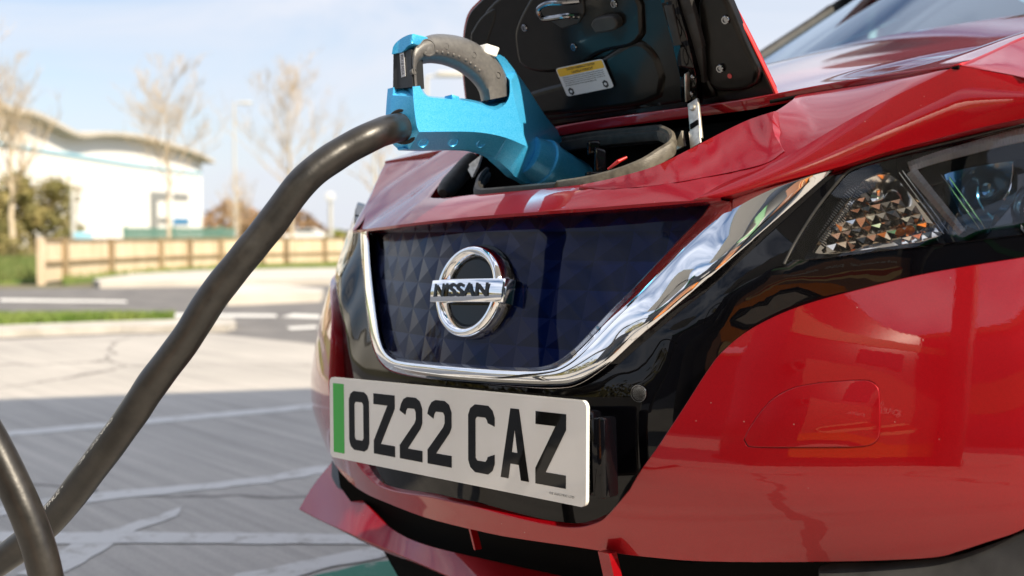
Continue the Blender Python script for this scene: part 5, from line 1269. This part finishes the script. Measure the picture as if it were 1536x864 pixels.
panel('reflector_bowl', RT, lambda x, y: fasD(x, y)+.024+.014*math.exp(-((x-rbc[0])**2+(y-rbc[1])**2)/900.0), M['reflector'], hl, step=9, rim=((.002, -.004),))
for (x, y, r) in [(1366, 345, .0045), (1352, 348, .004)]:
    mesh('amber_bulb', *lathe_data(wp(x, y, fasD(x, y)+.014), -FWD, [(-.006, r), (.0, r), (.003, r*.7), (.0045, r*.2)], 16), M['amber'], hl)
for (pa, pb, w0) in [((1224, 352), (1286, 275), 5), ((1232, 362), (1290, 288), 4)]:
    vv = []
    for k in range(26):
        t = k/25; p = np.array(pa)*(1-t)+np.array(pb)*t; q = (np.array(pb)-np.array(pa)); q = q/np.linalg.norm(q); nq = np.array([q[1], -q[0]])
        A_, B_ = p-nq*w0, p+nq*w0; vv.append(tube_data([wp(A_[0], A_[1], fasD(*A_)+.018), wp(B_[0], B_[1], fasD(*B_)+.018)], .0009, 6))
    mesh('reflex_rib', *join_data(vv), M['dkchrome'], hl)
# ribbed light guide: a boomerang of fine clear ribs over a bright backing
M['ledwhite'] = mat('clear light guide', (.94, .95, .97), .40, .75, .6, .03)
def guide(name, path, wid, off, n):
    pl = resamp(cr_spline(path, 6), n); vv = []
    for k in range(n):
        q = pl[min(k+1, n-1)]-pl[max(k-1, 0)]; q = q/np.linalg.norm(q); nq = np.array([q[1], -q[0]]); wv = np.interp(k/(n-1), [0, 1], wid)
        A_, B_ = pl[k]-nq*wv/2, pl[k]+nq*wv/2; vv.append(tube_data([wp(A_[0], A_[1], fasD(*A_)+off), wp(pl[k][0], pl[k][1], fasD(*pl[k])+off-.003), wp(B_[0], B_[1], fasD(*B_)+off)], .0019, 8))
    o = mesh(name, *join_data(vv), M['ledwhite'], hl)
    vb_, fb_ = [], []
    for k in range(n):
        q = pl[min(k+1, n-1)]-pl[max(k-1, 0)]; q = q/np.linalg.norm(q); nq = np.array([q[1], -q[0]]); wv = np.interp(k/(n-1), [0, 1], wid)*.62
        for a in (-1, 1): p = pl[k]+nq*wv*a; vb_.append(wp(p[0], p[1], fasD(*p)+off+.001))
        if k: fb_.append((2*k-2, 2*k-1, 2*k+1, 2*k))
    mesh('guide_backing', vb_, fb_, M['white_pl'], o); return o
guide('light_guide', [(1368, 258), (1395, 291), (1420, 321), (1441, 347)], (14, 10), .003, 26)
guide('light_guide', [(1366, 250), (1400, 238), (1450, 224), (1500, 210), (1556, 197)], (12, 18), .003, 44)
for (a, b) in [((1354, 256), (1424, 350)), ((1349, 259), (1416, 351)), ((1412, 262), (1470, 344)), ((1424, 266), (1478, 343))]:
    mesh('bezel_line', *tube_data([wp(a[0], a[1], fasD(*a)+.018), wp(b[0], b[1], fasD(*b)+.018)], .0009, 8), M['chrome'], hl)
ch = S((1418, 262), (1450, 254), (1490, 247), (1520, 243)) + S((1519, 260), (1514, 285), (1505, 302), (1492, 320), (1484, 338)) + S((1470, 345), (1450, 335), (1432, 300))
M['skybowl'] = mat('sky blue reflector bowl', (.05, .20, .36), .16, .7, 1.0, .02)  # blue of the reflected sky is put into the bowl's colour
cc = np.mean(np.array(ch), 0)
panel('projector_bowl', ch, lambda x, y: fasD(x, y)+.020+.02*math.exp(-((x-cc[0])**2+(y-cc[1])**2)/1400.0), M['skybowl'], hl, step=7, rim=((.001, .0), (.0015, .01)))
mesh('projector_lens', *lathe_data(wp(1578, 318, fasD(1550, 312)+.03), -(FWD*.8+RIGHT*.0)+c2w((.1, -.2, 0)), [(-.02, .034), (.0, .034), (.004, .032), (.004, .028), (.010, .024), (.016, .014), (.018, .002)], 40), M['chrome'], hl)
mesh('bowl_edge', *tube_data(cr_spline([wp(x, y, fasD(x, y)+.017) for x, y in [(1520, 243), (1519, 262), (1514, 285), (1505, 300)]], 5), .0011, 8), M['chrome'], hl)
# thin line of the shut gap left of the lamp, and the rubber edge under the bonnet
mesh('lamp_seal', *tube_data(cr_spline([wp(x, y, fasD(x, y)-.001) for x, y in [(1176, 396), (1196, 358), (1225, 313), (1255, 275), (1270, 259), (1290, 249), (1360, 229), (1450, 207), (1556, 181)]], 6), .0016, 8), M['rubber'], hl)

# ================================================================== REST OF THE CAR (behind and beside the nose)
def hoodz(X, Y): return .80+(Y-.262)*.27-.10*X*X
V, Fc = [], []; nx, ny = 25, 14
for i in range(nx):
    X = -.70+1.40*i/(nx-1)
    for j in range(ny):
        Y0 = .30 if abs(X) < .42 else .30+(abs(X)-.42)*.8
        Y = Y0+(1.06+.9*X*X-Y0)*j/(ny-1); V.append(c2w((X, Y, hoodz(X, Y))))
for i in range(nx-1):
    for j in range(ny-1): Fc.append((i*ny+j, (i+1)*ny+j, (i+1)*ny+j+1, i*ny+j+1))
mesh('bonnet_frame', V, Fc, M['red'], car)
def glassP(X, t): return np.array([X*(1-.10*t), 1.0+1.1*X*X+.80*t, 1.015+.28*X*X+.42*t])
V, Fc = [], []; nx, nt_ = 31, 12
for i in range(nx):
    for j in range(nt_): V.append(c2w(glassP(-.62+1.24*i/(nx-1), j/(nt_-1))))
for i in range(nx-1):
    for j in range(nt_-1): Fc.append((i*nt_+j, (i+1)*nt_+j, (i+1)*nt_+j+1, i*nt_+j+1))
mesh('windscreen', V, Fc, M['wglass'], car)
for sg in (-1, 1):
    mesh('windscreen_pillar', *tube_data([c2w(glassP(sg*.635, t)+np.array([0, .012, -.012])) for t in np.linspace(-.05, 1.02, 8)], .030, 10), M['red'], car)
    mesh('pillar_trim', *tube_data([c2w(glassP(sg*.615, t)+np.array([0, 0, .004])) for t in np.linspace(-.03, 1.0, 8)], .014, 8), M['matt'], car)
mesh('cowl', *tube_data([c2w(glassP(x, -.03)+np.array([0, -.02, -.03])) for x in np.linspace(-.64, .64, 15)], .05, 10), M['matt'], car)
mesh('dashboard', *tube_data([c2w((x, 1.36+.6*x*x, .99)) for x in np.linspace(-.60, .60, 13)], .085, 12), M['matt'], car)
def sideX(z): return .80-(max(0, z-.98)**1.1)*.34-(max(0, .40-z))*.2
OUT = [(.66, .30), (.66, .86), (.85, .90), (1.15, .96), (1.42, 1.06), (1.9, 1.36), (2.2, 1.46), (2.8, 1.52), (3.4, 1.46), (3.9, 1.32), (4.25, 1.05), (4.4, .80), (4.42, .35), (3.95, .24)]
def arch(cy, r=.36): return [(cy+r*math.cos(a), .33+r*math.sin(a)) for a in np.linspace(-.2, math.pi+.2, 18)]
OUT2 = OUT[:-1]+[(4.02, .26)]+arch(3.64)+[(3.2, .22), (1.42, .22)]+arch(.98, .35)
W1 = [(1.58, 1.06), (1.78, 1.17), (1.98, 1.265), (2.25, 1.365), (2.54, 1.41), (2.72, 1.42), (2.74, 1.03), (2.2, 1.02)]
W2 = [(2.80, 1.03), (2.79, 1.42), (3.1, 1.41), (3.45, 1.34), (3.62, 1.25), (3.58, 1.10), (3.3, 1.05)]
for sg in (-1, 1):
    p2, f2 = tri2d(dens(OUT2, .12), [W1, W2], .11)
    V = [c2w((sg*(sideX(p[1])-(.06 if p[0] < .8 else 0)*(1-(p[0]-.66)/.14 if p[0] < .8 else 0)-max(0, p[0]-3.5)**2*.10), p[0], p[1])) for p in p2]
    sd = mesh('body_side', V, [tuple(f) for f in f2], M['red'], car)
    for wdw in (W1, W2): mesh('side_window', [c2w((sg*(sideX(p[1])-.004), p[0], p[1])) for p in wdw], [tuple(range(len(wdw)))], M['sglass'], sd, False)
    hd = [c2w((sg*.83, 2.55, .86)), c2w((sg*.835, 2.62, .865)), c2w((sg*.83, 2.69, .86))]; mesh('door_handle', *tube_data([c2w((sg*.80, 2.54, .86))]+hd+[c2w((sg*.80, 2.70, .86))], .011, 8), M['red'], sd)
    mir = np.array([sg*.93, 1.72, 1.05]); mesh('door_mirror', *join_data([box_data(c2w(mir), X_*.085, Y_*.05, Z_*.06, .03), tube_data([c2w((sg*.79, 1.70, 1.03)), c2w((sg*.88, 1.71, 1.04))], .02, 8)]), M['red'], sd)
V, Fc = [], []
rl = [(1.78, 1.425), (2.1, 1.47), (2.5, 1.525), (2.9, 1.535), (3.4, 1.50), (3.8, 1.42), (4.0, 1.33), (4.3, 1.04), (4.44, .8), (4.44, .3)]
for (y, z) in rl:
    for x in np.linspace(-1, 1, 15): V.append(c2w((x*(sideX(z)-max(0, y-3.5)**2*.10), y-.06*(1-x*x) if y > 4.2 else y, z+.02*(1-x*x) if z > 1.3 else z)))
for i in range(len(rl)-1):
    for j in range(14): Fc.append((i*15+j, i*15+j+1, (i+1)*15+j+1, (i+1)*15+j))
mesh('roof', V, Fc, M['red'], car)
# inner structure: closes the nose to the sides and hides the underbody
PLAN = [(.58, .275), (.64, .325), (.69, .38), (.73, .45), (.755, .53), (.765, .66)]
for sg in (-1, 1):
    V, Fc = [], []
    zs = [.24, .34, .44, .54, .64, .72, .78, .82]
    for (x, y) in PLAN:
        for z in zs: V.append(c2w((sg*(x-max(0, z-.7)*.15), y+max(0, z-.6)*.35+max(0, .36-z)*.3, z)))
    m_ = len(zs)
    for i in range(len(PLAN)-1):
        for j in range(m_-1): Fc.append((i*m_+j, (i+1)*m_+j, (i+1)*m_+j+1, i*m_+j+1))
    mesh('front_corner', V, Fc, M['red'], car)
mesh('underbody', *box_data(c2w((0, 2.3, .28)), c2w((.70, 0, 0)), c2w((0, 1.95, 0)), c2w((0, 0, .06)), .02), M['deep'], car, False)
mesh('bulkhead', *box_data(c2w((0, .62, .52)), c2w((.52, 0, 0)), c2w((0, .20, 0)), c2w((0, 0, .20)), .02), M['deep'], car, False)
for (xs__, cy) in [(1, .98), (-1, .98), (1, 3.64), (-1, 3.64)]:
    o_ = c2w((xs__*.60, cy, .318)); ax = c2w((xs__, 0, 0)); o_[2] = .322
    wh = mesh('wheel', *lathe_data(o_, ax, [(0, .20), (.0, .30), (.02, .315), (.09, .32), (.17, .315), (.195, .295), (.198, .215), (.18, .21)], 48), M['tyre'], car, True, 40)
    sp_ = [lathe_data(o_, ax, [(.15, .215), (.185, .215), (.19, .195), (.17, .19)], 40), lathe_data(o_, ax, [(.14, .06), (.185, .055), (.19, .03), (.19, .002)], 24)]
    uu = np.array([0, 1.0, 0]); vv_ = np.cross(ax, uu)
    for k in range(5):
        a = 2*math.pi*k/5; dd_ = math.cos(a)*uu+math.sin(a)*vv_; sp_.append(box_data(o_+ax*.172+dd_*.125, dd_*.085, np.cross(ax, dd_)*.024, ax*.012, .006))
    mesh('rim', *join_data(sp_), M['alloy'], wh, True, 40)
    mesh('wheel_arch_liner', *lathe_data(o_-ax*.02, ax, [(0, .38), (.14, .38), (.14, .37)], 40), M['deep'], car)

# ================================================================== ADDED SHADE CASTER, AND CHARGER, behind the photographer
ga, gb = gnd(0, 600), gnd(470, 583); ud = (gb-ga)/np.linalg.norm(gb-ga); pd = np.array([ud[1], -ud[0], 0]); pd = pd if pd@FWDH < 0 else -pd
CH = 5.4; disp = SUN*(CH/SUN[2])
corn = [ga-ud*13, gb+ud*.15, np.array([*loc(-.30, 2.50), 0]), np.array([*loc(-.95, 2.28), 0]), np.array([*loc(-1.35, 1.95), 0]), ga-ud*13+pd*3.2]
cp = [c+disp for c in corn]
can = thing('shade_caster', 'flat white slab with a green edge band on two posts, added unseen to shade the ground', 'shade_caster', tuple(np.array([cp[0][0], cp[0][1], 0])))  # unseen slab, its outline shaped to throw the wanted ground shadow
M['wcan'] = mat('white canopy sheet', (.75, .75, .73), .5); M['gband'] = mat('green band', (.02, .25, .06), .4)
p2, f2 = tri2d([c[:2] for c in cp]); n_ = len(cp)
V = [(p[0], p[1], CH) for p in p2]+[(p[0], p[1], CH-.12) for p in p2]
Fc = [tuple(f) for f in f2]+[tuple(i+len(p2) for i in f[::-1]) for f in f2]+[(i, (i+1) % n_, len(p2)+(i+1) % n_, len(p2)+i) for i in range(n_)]
mesh('caster_slab', V, Fc, M['wcan'], can, False)
cen = np.mean(np.array(cp), 0); q = [np.array([*(cen[:2]+(c[:2]-cen[:2])*1.004), 0]) for c in cp]
V = [(c[0], c[1], CH-.02) for c in q]+[(c[0], c[1], CH-.10) for c in q]; mesh('edge_band', V, [(i, (i+1) % n_, n_+(i+1) % n_, n_+i) for i in range(n_)], M['gband'], can, False)
for t in (.25, .8):
    b = cp[0]*(1-t)+cp[1]*t+pd*1.4 if t < .5 else cp[0]*(1-t)+cp[1]*t+pd*1.4-ud*2; mesh('post', *tube_data([np.array([b[0], b[1], 0]), np.array([b[0], b[1], CH-.1])], .09, 16), M['matt'], can)
# charger
cn = np.array([.42, 1.0, 0]); cn /= np.linalg.norm(cn); cr_ = np.array([-cn[1], cn[0], 0]); cc_ = np.array([1.30, -2.45, 0])   # cr_: viewer's right when facing the unit from the car
chg = thing('charging_unit', 'tall pale charging unit with a snack poster facing the car nose', 'charger', tuple(cc_))
M['chg'] = mat('charger enclosure', (.022, .023, .025), .35); M['poster'] = mat('brown poster', (.30, .14, .08), .4); M['porange'] = mat('poster orange', (.80, .22, .02), .3); M['bun'] = mat('poster bun', (.80, .52, .25), .3); M['saus'] = mat('poster sausage', (.45, .08, .03), .3)
mesh('cabinet', *box_data(cc_+Z_*1.1, cr_*.80, cn*.28, Z_*1.1, .03), M['chg'], chg, True, 40)
mesh('plinth', *box_data(cc_+Z_*.03, cr_*.84, cn*.32, Z_*.03, .01), M['matt'], chg, True, 40)
def CP_(u, v, h=0.0): return cc_+cr_*u+Z_*v+cn*(.281+h)
def cpanel(name, poly, h, mt, th=.004): return mesh(name, *prism_data([CP_(a, b, h) for a, b in poly], cn*th), mt, chg, False)
cpanel('poster', [(-.60, .14), (.60, .14), (.60, 1.42), (-.60, 1.42)], 0, M['poster'])
cpanel('poster_glow', [(-.60, .14), (.60, .14), (.60, .40), (.1, .52), (-.2, .38), (-.60, .46)], .005, M['porange'])
def capsule(cx_, cz, ln, r, ang): 
    out = []
    for s_, a0 in ((1, -90), (-1, 90)):
        for k in range(9): a = math.radians(a0+180*k/8); x, y = s_*ln/2+r*math.cos(a), r*math.sin(a); out.append((cx_+x*math.cos(ang)-y*math.sin(ang), cz+x*math.sin(ang)+y*math.cos(ang)))
    return out
cpanel('poster_bun', capsule(.02, .74, .62, .15, -.5), .010, M['bun']); cpanel('poster_sausage', capsule(.02, .77, .74, .07, -.5), .015, M['saus'])
cpanel('screen', [(-.2, 1.48), (.2, 1.48), (.2, 1.72), (-.2, 1.72)], 0, M['dwin']); cpanel('green_band', [(-.80, 1.82), (.80, 1.82), (.80, 1.98), (-.80, 1.98)], 0, M['gband'])
tv, tf = text_data('pulse', .13); mesh('lettering', [CP_(-.2+q[0], 1.17+q[1], .012) for q in tv], tf, M['ink_white'], chg, False)
mesh('holster', *lathe_data(CP_(.68, 1.3, 0), cn, [(0, .05), (.06, .055), (.06, .04), (.02, .038)], 24), M['matt'], chg)
# dark block and a green band added further behind, unseen, to darken the reflections
shp = thing('added_backdrop', 'wide dark grey block with a green roof edge, added unseen to darken the reflections', 'building', tuple(np.array([*loc(1, -15), 0])))
M['dkclad'] = noise_col(mat('dark cladding', (.06, .06, .065), .6), (.05, .05, .055), (.075, .075, .08), .6)
b = np.array([*loc(1, -15), 0]); mesh('wall', *box_data(b+Z_*3.9, RIGHT*22, FWDH*4, Z_*3.9), M['dkclad'], shp, False); mesh('roof', *box_data(b+Z_*7.95, RIGHT*22.4, FWDH*4.4, Z_*.15), M['gband'], shp, False)
for k in range(6): mesh('window', *box_data(b+RIGHT*(-13+5.2*k)+FWDH*4.02+Z_*1.6, RIGHT*1.6, FWDH*.03, Z_*1.2), M['dwin'], shp, False)
mesh('block_band', *box_data(b+FWDH*4.03+Z_*4.2, RIGHT*7, FWDH*.04, Z_*.35), M['gband'], shp, False)
